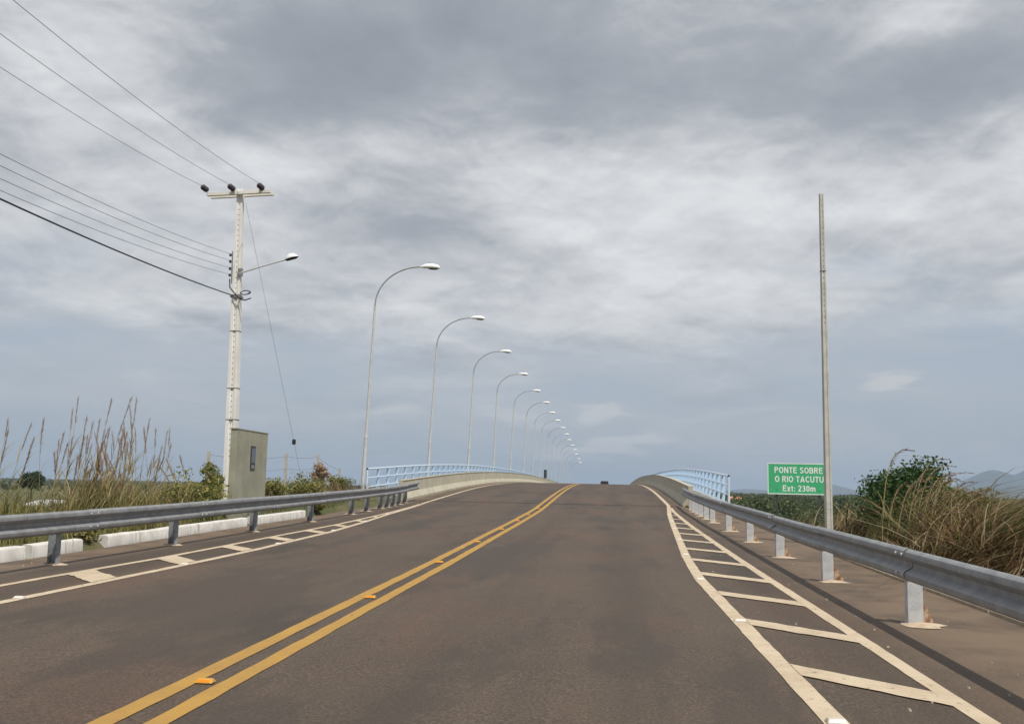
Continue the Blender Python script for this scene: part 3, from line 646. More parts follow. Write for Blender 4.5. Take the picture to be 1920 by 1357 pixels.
# ------------------------------------------------------------------ meter panel, bare pole, sign
pz = float(gz(-9.8, 26))
mw = tag(empty('meter_wall', (-9.79, 26.1, pz)), 'green-grey plastered wall panel with a small meter window, in front of the utility pole', 'wall panel')
me = MB().box((0, 0, 1.07), (.165, 2.36, 2.40)).mesh('wall'); bevel(me, .012); link('wall', me, PANEL, mw)
MB().box((.0, 0, 2.285), (.185, 2.4, .026)).build('capping', PANEL, mw)
mt = MB().box((.085, .05, 1.56), (.03, .34, .64)).build('meter_box', SIGNB, mw)
MB().box((.103, .05, 1.62), (.008, .26, .4)).build('glass', mottled('meter_glass', (.10, .12, .16), (.14, .17, .21), 4, .15), mt)
MB().box((.103, .05, 1.32), (.008, .22, .1)).build('plate', GALV, mt)

bp = tag(empty('bare_pole', (4.645, 21.9, zr(21.9)-.2)), 'tall bare grey concrete pole without wires, behind the right guardrail', 'pole')
bp.rotation_euler = (0, R(-.25), R(9))
hpole('shaft', 7.9, .142, .078, .14, .08, POLEG, bp, .10)
z = 5.0
while z < 7.65: MB().tube([(0, -.075+.0042*z-.0+.004, z), (0, -.02, z)], .0085, 8).build('bolt_hole', HOLE, bp); z += .125
MB().tube([(-.05, -.04, 6.15), (.07, -.045, 6.14), (.16, -.06, 5.98)], .005, 6).build('loose_wire', WHITE, bp)
MB().box((0, 0, 6.15), (.112, .108, .014)).build('strap', WIRE, bp)

sg = tag(empty('road_sign', (6.41, 35, float(gz(6.4, 35)))), 'green road sign with white lettering on two dark posts behind the bare pole', 'sign'); sz = float(gz(6.4, 35))
sg.rotation_euler.z = R(1.0)
SW, SH, SC = 2.07, 1.075, 1.935-sz
me = MB().box((0, 0, SC), (SW, .02, SH)).mesh('panel'); pn = link('panel', me, SIGNG, sg)
bw = .03; ii = .004
mb = MB()
for cx, cz, w, h in ((0, SH/2-ii-bw/2, SW-2*ii, bw), (0, -SH/2+ii+bw/2, SW-2*ii, bw), (-SW/2+ii+bw/2, 0, bw, SH-2*ii-2*bw-.001), (SW/2-ii-bw/2, 0, bw, SH-2*ii-2*bw-.001)): mb.box((cx, -.0125, SC+cz), (w, .004, h))
mb.build('border', SIGNW, pn)
def _arc(cx, cy, rx, ry, a0, a1, n=8): return [(cx+rx*math.cos(R(a0+(a1-a0)*k/n)), cy+ry*math.sin(R(a0+(a1-a0)*k/n))) for k in range(n+1)]
def glyph(c, q=.085):                       # bold sans capitals as strokes: (width, [polylines]); q is half the stroke
    T, B, M = 1-q, q, .52
    if c == 'P': return .66, [[(q, 0), (q, 1)], [(q, T), (.36, T)]+_arc(.36, .72, .215, .195, 90, -90)+[(q, .525)]]
    if c == 'R': return .72, [[(q, 0), (q, 1)], [(q, T), (.38, T)]+_arc(.38, .73, .21, .185, 90, -90)+[(q, .545)], [(.34, .52), (.62, 0)]]
    if c == 'B': return .69, [[(q, 0), (q, 1)], [(q, T), (.36, T)]+_arc(.36, .73, .19, .185, 90, -90)+[(q, .545)], [(q, .545), (.38, .545)]+_arc(.38, .315, .215, .23, 90, -90)+[(q, B)]]
    if c == 'O': return .78, [_arc(.39, .5, .39-q, .5-q+.01, 0, 360, 24)]
    if c == '0': return .58, [_arc(.29, .5, .29-q, .5-q, 0, 360, 24)]
    if c == 'C': return .73, [_arc(.40, .5, .40-q, .5-q+.01, 42, 318, 20)]
    if c == 'U': return .72, [[(q, 1), (q, .36)]+_arc(.36, .36, .36-q, .36-q, 180, 360, 12)+[(.72-q, 1)]]
    if c == 'N': return .72, [[(q, 0), (q, 1)], [(.72-q, 0), (.72-q, 1)], [(q+.02, .98), (.70-q, .02)]]
    if c == 'T': return .64, [[(0, T), (.64, T)], [(.32, 0), (.32, T)]]
    if c == 'E': return .62, [[(q, 0), (q, 1)], [(q, T), (.61, T)], [(q, .53), (.57, .53)], [(q, B), (.62, B)]]
    if c == 'I': return .17, [[(q, 0), (q, 1)]]
    if c == 'A': return .76, [[(.075, 0), (.38, .985)], [(.685, 0), (.38, .985)], [(.18, .27), (.58, .27)]]
    if c == 'S': return .66, [_arc(.335, .735, .225, .19, 25, 250, 12)+_arc(.325, .285, .24, .205, 75, -160, 14)]
    if c == 'x': return .56, [[(.07, 0), (.49, .72)], [(.49, 0), (.07, .72)]]
    if c == 't': return .36, [[(.16, .92), (.16, .20)]+_arc(.28, .20, .12, .12, 180, 280, 5), [(0, .64), (.34, .64)]]
    if c == ':': return .17, [[(q, 0), (q, .17)], [(q, .5), (q, .67)]]
    if c == '2': return .57, [_arc(.285, .71, .20, .205, 165, -35, 12)+[(.12, .11)], [(.03, B), (.56, B)]]
    if c == '3': return .57, [_arc(.275, .735, .19, .185, 150, -90, 12), _arc(.275, .30, .205, .215, 90, -155, 14), [(.2, .53), (.29, .53)]]
    if c == 'm': return .86, [[(q, 0), (q, .73)], [(q, .46)]+_arc(.255, .46, .17, .19, 180, 0, 10)+[(.425, 0)], [(.425, .46)]+_arc(.60, .46, .175, .19, 180, 0, 10)+[(.775, 0)]]
    return .26, []
def lettering(txt, x, z, size, wide, parent, m):
    mb = MB(); cx = 0; q = .085; kk = 0
    for ch in txt:
        w, pls = glyph(ch)
        for pl in pls:
            closed = len(pl) > 2 and (Vector(pl[0])-Vector(pl[-1])).length < 1e-4
            P = [Vector(p) for p in pl]; L_ = []; n = len(P); kk += 1
            for i in range(n):
                a = P[(i-1) % (n-1)] if closed else P[max(i-1, 0)]; b = P[(i+1) % (n-1)] if closed and i == n-1 else P[min(i+1, n-1)]
                if closed and i == n-1: b = P[1]
                if closed and i == 0: a = P[n-2]
                d1 = (P[i]-a).normalized() if (P[i]-a).length > 1e-6 else (b-P[i]).normalized(); d2 = (b-P[i]).normalized() if (b-P[i]).length > 1e-6 else d1
                nn = Vector((-(d1+d2).y, (d1+d2).x)).normalized(); k = 1/max(.5, nn.dot(Vector((-d1.y, d1.x)))); L_.append((P[i]+nn*q*k, P[i]-nn*q*k))
            V = []
            for a, b in L_: V += [(cx+a.x, -(kk % 3)*.0008/size, a.y), (cx+b.x, -(kk % 3)*.0008/size, b.y)]
            mb.add(V, [(2*i, 2*i+1, 2*i+3, 2*i+2) for i in range(n-1)])
        cx += w+.125
    cx -= .125; k = wide/cx
    mb.v = [((vx-cx/2)*k, vy*size, (vz-.5)*size) for vx, vy, vz in mb.v]
    return mb.build('lettering', m, parent, None, (x, -.0125, z))
lettering('PONTE SOBRE', .02, SC+.295, .205, 1.62, pn, SIGNW)
lettering('O RIO TACUTU', .04, SC-.01, .205, 1.64, pn, SIGNW)
lettering('Ext: 230m', .03, SC-.325, .205, 1.10, pn, SIGNW)
for dx in (-.72, .72):
    MB().box((dx, .045, (SC-.1-.6)/2+.2), (.075, .055, SC+.7)).build('post', SIGNB, sg)
    MB().lathe([(.018, 0), (.012, -.01)], (dx, -.011, SC-.39), 'y', 8).build('bolt', SIGNB, sg)

bs = tag(empty('hazard_marker', (-8.52, 129.4, zr(129.4)+.80)), 'small dark upright marker board on top of the left parapet beyond the crest', 'marker board')
MB().box((0, 0, .60), (.42, .02, 1.1)).build('board', SIGNB, bs); MB().box((-.225, 0, .6), (.03, .04, 1.12)).build('edge_strip', SIGNW, bs)
MB().tube([(0, .035, -.12), (0, .035, 1.0)], .02, 8).build('post', GALV, bs)

# ------------------------------------------------------------------ wire fence on the left bank
fe = tag(empty('wire_fence', (-12.1, 36, float(gz(-12.1, 36)))), 'pale post and wire fence on the left bank beyond the wall panel', 'fence')
z0 = float(gz(-12.1, 36)); FP = [(-12.35, 29.5, 2.35), (-12.2, 32.8, 2.4), (-12.07, 36, 2.52), (-12.09, 40.1, 2.62), (-12.2, 44, 2.15)]
for x, y_, zt in FP:
    zb = float(gz(x, y_))-.25; me = MB().box((x+12.1, y_-36, (zt+zb)/2-z0), (.10, .10, zt-zb), Matrix.Rotation(R(random.uniform(-2.5, 2.5)), 3, 'Y'), .8).build('post', WOOD, fe)
for dz in (.1, .55, 1.0):
    for (x, y_, zt), (x2, y2, zt2) in zip(FP[:-1], FP[1:]):
        MB().tube([(x+12.1+(x2-x)*t_, y_-36+(y2-y_)*t_, zt-z0-dz+(zt2-zt)*t_-.06*4*t_*(1-t_)) for t_ in np.linspace(0, 1, 7)], .005, 5).build('fence_wire', WIRE, fe)

# ------------------------------------------------------------------ car beyond the crest
def car(x, y_):
    o = tag(empty('car', (x, y_, zr(y_))), 'dark vehicle just visible over the crest of the bridge', 'car')
    hw, L, H_ = .86, 4.3, 1.78
    def sec(y, pts): return [(px, y, pz) for px, pz in pts]
    def body_ring(y, wl, zb, zs): return sec(y, [(-wl, zb), (wl, zb), (wl+.02, (zb+zs)/2), (wl-.02, zs), (-wl+.02, zs), (-wl-.02, (zb+zs)/2)])
    MB().sweep([body_ring(0, hw-.06, .42, .98), body_ring(.15, hw, .34, 1.04), body_ring(3.0, hw, .3, 1.04), body_ring(3.7, hw-.02, .32, .98), body_ring(4.2, hw-.1, .36, .88), body_ring(4.3, hw-.16, .42, .8)]).build('body', CARP, o, 35)
    MB().sweep([sec(.1, [(-.74, 1.05), (.74, 1.05), (.70, 1.3), (-.70, 1.3)]), sec(.22, [(-.78, 1.03), (.78, 1.03), (.66, 1.7), (-.66, 1.7)]), sec(.5, [(-.79, 1.03), (.79, 1.03), (.66, 1.77), (-.66, 1.77)]), sec(2.1, [(-.79, 1.03), (.79, 1.03), (.65, 1.76), (-.65, 1.76)]), sec(2.95, [(-.76, 1.0), (.76, 1.0), (.62, 1.08), (-.62, 1.08)])]).build('cabin', CARP, o, 25)
    MB().add([(-.62, .155, 1.14), (.62, .155, 1.14), (.57, .205, 1.62), (-.57, .205, 1.62)], [(0, 1, 2, 3)]).build('rear_window', DARKGLASS, o)
    MB().box((0, 1.3, 1.79), (1.26, 1.7, .035)).build('roof', mottled('silver_roof', (.60, .62, .64), (.68, .7, .72), 3, .3, .3, 0), o)
    for s_ in (-1, 1):
        MB().box((s_*.74, .02, .92), (.16, .08, .24)).build('tail_light', TAILR, o)
        for wy in (.8, 3.45):
            w = MB().lathe([(.2, -.1), (.33, -.1), (.35, 0), (.33, .1), (.2, .1)], (s_*.78, wy, .34), 'x', 18).build('wheel', RUBBER, o, 40)
    MB().box((0, -.03, .5), (1.6, .14, .2)).build('bumper', BLACK, o)
car(-1.12, 180)

# ------------------------------------------------------------------ vegetation
def blades(P, h, az, lean, curve, w, seg=5, droop=0.0, side=None):
    """curved tapering blades: roots P (n,3), heights h, wind azimuth az, lean (tan at root), curve (extra lean at tip)"""
    n = len(P); t_ = np.linspace(0, 1, seg+1)[None, :]
    hor = h[:, None]*(lean[:, None]*t_+curve[:, None]*t_**2)
    ver = h[:, None]*(t_-droop*t_**2.5)
    dx, dy = np.cos(az)[:, None], np.sin(az)[:, None]
    C = np.stack([P[:, 0:1]+hor*dx, P[:, 1:2]+hor*dy, P[:, 2:3]+ver], -1)
    sa = rng.uniform(0, np.pi, n) if side is None else side
    wd = w[:, None]*np.clip(1.05-t_**1.6, .06, 1)
    sv = np.stack([np.cos(sa), np.sin(sa), np.zeros(n)], -1)[:, None, :]*wd[:, :, None]
    V = np.stack([C-sv, C+sv], 2).reshape(-1, 3)
    b = (np.arange(n)[:, None]*(seg+1)+np.arange(seg)[None, :]).ravel()*2
    return V, np.stack([b, b+1, b+3, b+2], -1), C
def leaves(C, size, up=.3):
    n = len(C); d = rng.normal(0, 1, (n, 3)); d[:, 2] = d[:, 2]*.7+up*.2; d /= np.linalg.norm(d, axis=1)[:, None]
    e = np.cross(d, rng.normal(0, 1, (n, 3))); e /= np.linalg.norm(e, axis=1)[:, None]+1e-9
    s_ = size[:, None]
    V = np.stack([C-d*s_*.5, C+e*s_*.27, C+d*s_*.55, C-e*s_*.27], 1).reshape(-1, 3)
    return V, np.arange(4*n).reshape(-1, 4)
def join(parts):
    V = []; F = []; b = 0
    for v, f in parts: V.append(v); F.append(f+b); b += len(v)
    return np.concatenate(V), np.concatenate(F)
def veg(name, parts, m, parent=None, loc=(0, 0, 0), kind=None, label=None, cat=None):
    V, F = join(parts); V = V-np.array(loc) if parent is None else V
    o = link(name, fast_mesh(name, V, F), m, parent, loc if parent is None else None)
    return tag(o, label, cat, None, kind)
U = rng.uniform; NRM = rng.normal
def clumped(n, x0, x1, y0, y1, nc, sp):
    cx, cy = U(x0, x1, nc), U(y0, y1, nc); i = rng.integers(0, nc, n)
    return np.clip(cx[i]+NRM(0, sp, n), x0-.1, x1+1), cy[i]+NRM(0, sp, n)
def ground_pts(x, y): return np.stack([x, y, gz(x, y)-.02], -1)
# right bank: wind-blown dry grass
def dry_field(n, x0, x1, y0, y1, nc, sp, h0, h1, w, m, name, lab, gl=.25):
    x, y_ = clumped(n, x0, x1, y0, y1, nc, sp); x = np.maximum(x, 4.5); P = ground_pts(x, y_)
    hh = U(h0, h1, n)*np.clip(.45+(x-4.4)*.5, .45, 1)*np.clip(1-(x/np.maximum(y_, 3)-.37)*5, .55, 1)
    V, F, _ = blades(P, hh, NRM(-.15, .75, n), np.abs(NRM(gl, .22, n)), np.abs(NRM(.55, .35, n)), U(.6, 1.3, n)*w, 5, .28)
    return veg(name, [(V, F)], m, None, (5, 12, 0), 'stuff', lab, 'grass')
dry_field(8000, 4.75, 13, 6, 26, 240, .33, .7, 1.4, .010, DRY, 'dry_grass', 'mass of windblown straw-coloured grass on the bank behind the right guardrail')
def blown(n, x0, x1, y0, y1, nc, h0, h1, w, m, name, lab, fan=None):          # long blades laid over by the wind, in tufts that point different ways
    cx, cy = U(x0, x1, nc), U(y0, y1, nc); ca = NRM(-.2, .8, nc); ch = U(h0, h1, nc); i = rng.integers(0, nc, n)
    if fan: cx = cy*U(fan[0], fan[1], nc)
    x = np.maximum(cx[i]+NRM(0, .22, n), 4.62); y_ = cy[i]+NRM(0, .22, n); P = ground_pts(x, y_); P[:, 2] += U(0, .45, n)*np.clip((x-4.6)*.8, 0, 1)
    V, F, _ = blades(P, ch[i]*U(.6, 1.15, n)*np.clip(.5+(x-4.5)*.55, .5, 1)*np.clip(1-(x/np.maximum(y_, 3)-.37)*5, .55, 1), ca[i]+NRM(0, .45, n), np.abs(NRM(.45, .3, n)), np.abs(NRM(.85, .5, n)), U(.6, 1.4, n)*w, 6, .42)
    return veg(name, [(V, F)], m, None, (5, 12, 0), 'stuff', lab, 'grass')
blown(11000, 4.9, 12, 7, 24, 240, .9, 1.75, .012, DRY, 'blown_grass', 'tangled brown grass stems laid over by the wind behind the right guardrail')
blown(4300, 5.7, 10.5, 14.5, 22.5, 130, 1.3, 2.05, .012, DRY, 'tall_blown_grass', 'tallest brown grass, banked up against the leafy bushes on the right', (.27, .36))
blown(2200, 5.9, 10.5, 15, 22.5, 60, 1.3, 2.0, .015, OLIVE, 'tall_green_blades', 'olive green blades standing among the tallest brown grass on the right', (.27, .37))
blown(4000, 5.4, 11, 9, 24, 90, .9, 1.6, .013, GREEN, 'green_reed_leaves', 'green reed leaves mixed into the brown grass behind the right guardrail')
dry_field(5000, 4.9, 14, 6, 30, 200, .4, .35, .95, .010, DRYG, 'green_undergrowth', 'half-green undergrowth among the dry grass behind the right guardrail', .1)
x, y_ = U(4.38, 4.7, 900), U(3, 40, 900); P = ground_pts(x, y_)
V, F, _ = blades(P, U(.05, .22, 900), U(0, 6.28, 900), np.abs(NRM(.3, .3, 900)), np.abs(NRM(.5, .4, 900)), U(.003, .006, 900), 3, .2)
veg('verge_grass', [(V, F)], DRYG, None, (4.5, 10, 0), 'stuff', 'short straggly grass along the right pavement edge', 'grass')
# bushes
def bush(name, c, rad, h, n, m, lab, cat='bush', size=.11, stems=9, cl=26, zlo=.3):
    gx_, gy_ = c; z0 = float(gz(gx_, gy_))-.05
    o = tag(empty(name, (gx_, gy_, z0)), lab, cat)
    mb = MB(); tips = []
    for k in range(stems):
        a = U(0, 6.28); q = U(.3, 1)**.5; tip = np.array([rad*q*math.cos(a)*.85, rad*q*math.sin(a)*.85, h*U(.6, .88)*(1-.25*q*q)]); mid = tip*np.array([.45, .45, .55])+NRM(0, .06, 3)
        mb.tube([(0, 0, 0), tuple(mid), tuple(tip)], [.035, .022, .007], 6); tips.append((mid, tip))
    mb.build('trunk', BARK, o, 60)
    cen = []
    for k in range(cl):
        mid, tip = tips[k % stems]; t_ = U(.35, 1.04); cen.append(mid+(tip-mid)*t_+NRM(0, rad*.16, 3))
    cen = np.array(cen); cen[:, 2] = np.maximum(cen[:, 2], h*zlo*U(.4, 1, cl)); i = rng.integers(0, cl, n); rr = rad*U(.14, .27, cl)
    C = cen[i]+np.clip(NRM(0, 1, (n, 3)), -1.7, 1.7)*rr[i][:, None]*np.array([1, 1, .75]); C[:, 2] = np.maximum(C[:, 2], .08)
    k = int(n*.55); d = NRM(0, 1, (k, 3)); d /= np.linalg.norm(d, axis=1)[:, None]; d *= (U(.2, 1, k)**.5)[:, None]   # inner fill
    C2 = d*np.array([rad*.78, rad*.78, h*.36])+np.array([0, 0, h*.44]); C = np.concatenate([C, C2]); n += k
    V, F = leaves(C, U(.6, 1.25, n)*size); veg('crown', [(V, F)], m, o); return o
bush('leafy_bush', (6.3, 22.4), .9, 2.6, 9000, LEAF, 'dark green leafy bush rising above the dry grass right of the bare pole', size=.095, stems=16, cl=60)
bush('leafy_bush', (7.2, 21.4), .95, 2.5, 8500, WEED, 'yellow-green bush at the right of the dark bush, its foliage blown over', size=.09, stems=16, cl=60)
bush('leafy_bush', (6.75, 19.6), .85, 2.15, 6500, OLIVELEAF, 'olive leafy bush in the middle of the dry grass, nearer than the dark bush', size=.085, stems=16, cl=54)
bush('leafy_bush', (5.75, 19.2), .6, 1.35, 3200, OLIVELEAF, 'low olive leafy growth at the left foot of the dry grass mound', size=.08, stems=12, cl=30)
bush('leafy_bush', (8.3, 21.0), .9, 1.35, 3600, WEED, 'low pale green bush among dry grass by the right picture edge', size=.09)
# arching plume stems
def plumes(name, c, stems, m, lab, cat='grass', rad=.012, pl=.45, dens=70, z=None, psize=.055, up=None):
    z0 = float(gz(*c))-.05 if z is None else z; o = tag(empty(name, (*c, z0)), lab, cat)
    for (dx, dy, ex, ez, bend) in stems:
        pts = []
        for k in range(13):
            t_ = k/12; pts.append(Vector((dx+ex*(t_*(1-bend)+bend*t_**3), dy+.1*t_, ez*(math.sin(t_*math.pi/2*(1+.12*bend))))))
        MB().tube(pts, [rad*(1-.75*k/12) for k in range(13)], 5).build('stem', STEM, o, 60)
        A = np.array([tuple(p) for p in pts]); n = dens; t_ = 1-U(0, pl, n); f_ = t_*12; i = np.clip(f_.astype(int), 0, 11); C = A[i]+(A[i+1]-A[i])*(f_-i)[:, None]
        d = (A[i+1]-A[i]); d /= np.linalg.norm(d, axis=1)[:, None]+1e-9
        L_ = U(.6, 1.5, n)*psize*1.6*(1.1-(t_-(1-pl))/pl*.6); e = d*1.0+NRM(0, .28, (n, 3))+np.array([.25, 0, -.15]); e /= np.linalg.norm(e, axis=1)[:, None]; s2 = np.cross(e, NRM(0, 1, (n, 3))); s2 /= np.linalg.norm(s2, axis=1)[:, None]
        V = np.stack([C, C+e*L_[:, None]*.5+s2*.0035, C+e*L_[:, None], C+e*L_[:, None]*.5-s2*.0035], 1).reshape(-1, 3)
        tag(veg('plume', [(V, np.arange(4*n).reshape(-1, 4))], m, o), kind='stuff')
    return o
plumes('plume_grass', (4.75, 18.2), [(0, 0, .62, 2.05, .75)], PLUME, 'tall single arching brown plume left of the leafy bush', dens=130, pl=.4)
plumes('plume_grass', (5.2, 18.2), [(0, 0, .75, 1.9, .5), (.12, .2, .82, 1.78, .55), (.02, .3, .6, 1.72, .4), (.2, .1, .7, 1.62, .5), (.3, -.1, .85, 1.66, .7), (-.2, .1, .6, 1.5, .5), (-.1, -.1, .55, 1.4, .5), (.25, .3, .5, 1.5, .4), (.4, .2, .6, 1.55, .5), (-.35, .2, .5, 1.45, .4), (.5, -.1, .7, 1.5, .5)], PLUME, 'cluster of brown plumes standing in front of the leafy bushes', dens=130, pl=.55)
plumes('plume_grass', (5.75, 18.6), [(NRM(0, .35), NRM(0, .3), U(.35, .9), U(1.2, 1.75), U(.3, .7)) for _ in range(16)], PLUME, 'thick tangle of reddish brown plumes leaning right in front of the yellow-green bush', dens=120, pl=.6)
plumes('plume_grass', (6.5, 17.6), [(0, 0, .7, 1.62, .75), (.05, .2, .45, 1.45, .5), (.2, .1, .4, 1.4, .5)], PLUME, 'thin brown plumes in front of the distant hill by the right picture edge', dens=90, pl=.4)
plumes('plume_grass', (4.6, 15.2), [(-.1, .2, .7, 1.05, .5), (.05, 0, .5, 1.1, .4), (.2, .3, .6, 1.2, .5), (.5, .5, .7, 1.3, .6)], PLUME, 'low reddish plumes leaning over the middle of the right guardrail', dens=90, pl=.6)

# left bank: tall reed grass in clumps
def reed(name, c, stems, lab, nleaf=90, h=1.5, sp=.3):
    z0 = float(gz(*c))-.05; o = tag(empty(name, (*c, z0)), lab, 'reed grass', 'tall reed clumps on the left bank')
    for (dx, dy, ex, ez, bend) in stems:
        pts = [Vector((dx+ex*(t_*(1-bend)+bend*t_**2.6), dy+.15*t_*ex, ez*(t_-.06*abs(bend)*t_**4))) for t_ in np.linspace(0, 1, 12)]
        MB().tube(pts, [.006*(1-.7*k/11) for k in range(12)], 5).build('stem', STEM, o, 60)
        A = np.array([tuple(p) for p in pts]); pl = U(.18, .38); n = int(150*pl/.3); t_ = 1-U(0, pl, n); f_ = t_*11; i = np.clip(f_.astype(int), 0, 10); C = A[i]+(A[i+1]-A[i])*(f_-i)[:, None]
        d = (A[i+1]-A[i]); d /= np.linalg.norm(d, axis=1)[:, None]+1e-9; e = d+NRM(0, .16, (n, 3))+np.array([.08, 0, 0]); e /= np.linalg.norm(e, axis=1)[:, None]
        L_ = U(.04, .14, n); s2 = np.cross(e, NRM(0, 1, (n, 3))); s2 /= np.linalg.norm(s2, axis=1)[:, None]
        V = np.stack([C, C+e*L_[:, None]*.5+s2*.0028, C+e*L_[:, None], C+e*L_[:, None]*.5-s2*.0028], 1).reshape(-1, 3)
        tag(veg('plume', [(V, np.arange(4*n).reshape(-1, 4))], PLUMEP, o), kind='stuff')
        n = 9; P = A[(U(.05, .72, n)*11).astype(int)]                   # leaves up the stalk
        V, F, _ = blades(P, U(.35, .75, n), np.where(U(0, 1, n) < .65, NRM(.2, .5, n), U(0, 6.28, n)), np.abs(NRM(.12, .1, n)), np.abs(NRM(.4, .3, n)), U(.006, .012, n), 5, .3)
        tag(veg('stalk_leaves', [(V, F)], DRYG if U() < .5 else STEM, o), kind='stuff')
    P = np.stack([NRM(0, sp, nleaf), NRM(0, sp, nleaf), np.zeros(nleaf)], -1)
    V, F, _ = blades(P, U(.45, 1.1, nleaf)*h, NRM(.1, 1.3, nleaf), np.abs(NRM(.1, .1, nleaf)), np.abs(NRM(.28, .25, nleaf)), U(.006, .013, nleaf), 6, .2)
    tag(veg('leaf_blades', [(V, F)], DRYG, o), kind='stuff'); return o
def rs(n, sp, h0, h1, ex0, ex1, b0=.2, b1=.7): return [(NRM(0, sp), NRM(0, sp), U(ex0, ex1), U(h0, h1), U(b0, b1)) for _ in range(n)]
reed('reed_grass', (-12.3, 19.0), [(-.1, 0, .14, 2.3, .3), (.1, 0, .42, 2.2, .4), (.2, .1, .35, 1.9, .3), (-.2, .1, .2, 2.1, .3), (.3, 0, .25, 1.6, .4)], 'reed grass clump cut by the left picture edge')
reed('reed_grass', (-11.25, 19.0), [(-.1, 0, -.12, 2.45, -1.6), (.05, 0, .15, 2.0, .5), (.2, .1, .2, 2.75, -.4), (.3, 0, .1, 1.9, .3), (.1, .2, -.15, 1.6, .3)], 'sparse reed clump with one long bowed stalk', 60, 1.2)
reed('reed_grass', (-10.6, 19.2), rs(30, .27, 1.0, 2.45, .0, .5, .1, .6)+[(.1, 0, .3, 2.7, .3), (.25, 0, .55, 2.75, .25)], 'dense upright reed clump, tallest left of the utility pole', 200, 1.4)
reed('reed_grass', (-9.75, 19.2), rs(30, .27, .9, 2.3, -.5, .15, .1, .6)+[(.0, 0, .1, 2.7, .2), (.2, 0, -.2, 2.6, .6), (.25, 0, .15, 2.3, .3)], 'dense tan reed clump leaning left, nearest the wall panel', 200, 1.35)
reed('reed_grass', (-11.0, 23.5), rs(7, .3, 1.5, 2.4, -.2, .4), 'smaller reed clump standing farther behind the dense reeds', 80, 1.3)
reed('reed_grass', (-9.9, 22.5), [(.0, 0, -.5, 1.5, .3), (.1, 0, -.75, 1.35, .2), (.1, 0, -.3, 1.6, .3), (.2, .1, -.6, 1.2, .3)], 'few dry stalks leaning left beside the wall panel', 60, 1.2)
def field(n, x0, x1, y0, y1, nc, sp, h0, h1, w, m, name, lab, leanm=.15):
    x, y_ = clumped(n, x0, x1, y0, y1, nc, sp); x = np.minimum(x, -9.06); P = ground_pts(x, y_)
    V, F, _ = blades(P, U(h0, h1, n), U(0, 6.28, n), np.abs(NRM(leanm, .15, n)), np.abs(NRM(.35, .3, n)), U(.6, 1.3, n)*w, 4, .22)
    return veg(name, [(V, F)], m, None, (-11, 15, 0), 'stuff', lab, 'grass')
field(11000, -15.5, -9.1, 5, 24, 260, .3, .2, .68, .008, DRYG, 'bank_grass', 'yellow-green grass covering the left bank behind the kerb stones')
field(5000, -17, -9.1, 5, 42, 180, .35, .2, .55, .007, GREEN, 'low_green_grass', 'low green grass at the foot of the reeds on the left')
field(3500, -17, -9.6, 18, 44, 120, .3, .5, 1.05, .008, DRY, 'straw_grass', 'straw grass around the wall panel and fence on the left')
bush('weed_bush', (-10.2, 23.4), .75, 1.25, 2600, WEED, 'yellow-green leafy weeds left of the wall panel', 'weeds', .085, 10, 26, .1)
bush('weed_bush', (-11.2, 21.5), .7, .95, 2000, WEED, 'low leafy weeds between the reeds and the wall panel', 'weeds', .08, 9, 22, .1)
bush('weed_bush', (-10.15, 24.6), .38, 1.75, 1500, WEED, 'tall leafy weed climbing at the left edge of the wall panel', 'weeds', .08, 7, 20, .1)
bush('weed_bush', (-10.5, 30.2), .5, 1.25, 1400, WEED, 'upright weeds just right of the wall panel', 'weeds', .085, 8, 18, .1)
bush('weed_bush', (-11.2, 36.0), .85, 1.05, 1900, WEED, 'leafy weeds at the foot of the pale fence post', 'weeds', .09, 9, 22, .1)
bush('weed_bush', (-12.0, 40.2), .42, 1.85, 1300, PLUMEP, 'dead creeper covering the middle fence post', 'weeds', .10, 6, 20, .1)
bush('weed_bush', (-11.7, 42.0), .55, 1.05, 1200, WEED, 'dark weeds beside the creeper-covered fence post', 'weeds', .09, 8, 18, .1)
bush('weed_bush', (-9.05, 16.45), .22, .36, 420, DRYG, 'dry weed tuft in the gap between kerb stones', 'weeds', .07, 7, 10, .1)
bush('weed_bush', (-9.0, 13.0), .2, .3, 300, DRYG, 'small weed tuft on the kerb near the left picture edge', 'weeds', .07, 6, 8, .1)
bush('weed_bush', (-8.62, 24.9), .12, .26, 160, WEED, 'tiny green weed in front of the far kerb stone', 'weeds', .06, 5, 6, .1)
bush('weed_bush', (-8.9, 29.6), .4, .42, 700, DRYG, 'brown weeds at the end of the white kerb stones', 'weeds', .08, 8, 14, .1)
bush('weed_bush', (3.02, 40.35), .13, .62, 420, DRYG, 'dry weeds growing at the end of the right parapet', 'weeds', .09, 7, 12, .05)
bush('weed_bush', (3.75, 43.2), .3, .75, 300, LEAF, 'green sprig poking up between right parapet and blue railing', 'weeds', .12, 5, 9, .1)
o = tag(MB().add([(0, 0, .004), (.07, .02, .03), (.09, .09, .015), (.02, .10, .035), (.04, .05, .05)], [(0, 1, 4), (1, 2, 4), (2, 3, 4), (3, 0, 4)]).build('paper_scrap', WHITE, None, None, (4.5, 11.0, float(gz(4.5, 11.0))+.03)), 'white paper scrap in the grass by the right pavement edge', 'litter')
mb = MB()
for k in range(70):
    if k < 55: x, y_ = U(1.5, 4.0), U(4.5, 22)
    else: x, y_ = U(-8.6, -8), U(8, 28)
    q = U(.006, .016); mb.box((x, y_, zr(y_)+q*.4), (q*1.6, q*1.2, q), Matrix.Rotation(U(0, 3), 3, 'Z'), .7)
tag(mb.build('gravel', SOILK), 'scattered tiny pale stones on the road shoulders', 'gravel', None, 'stuff')

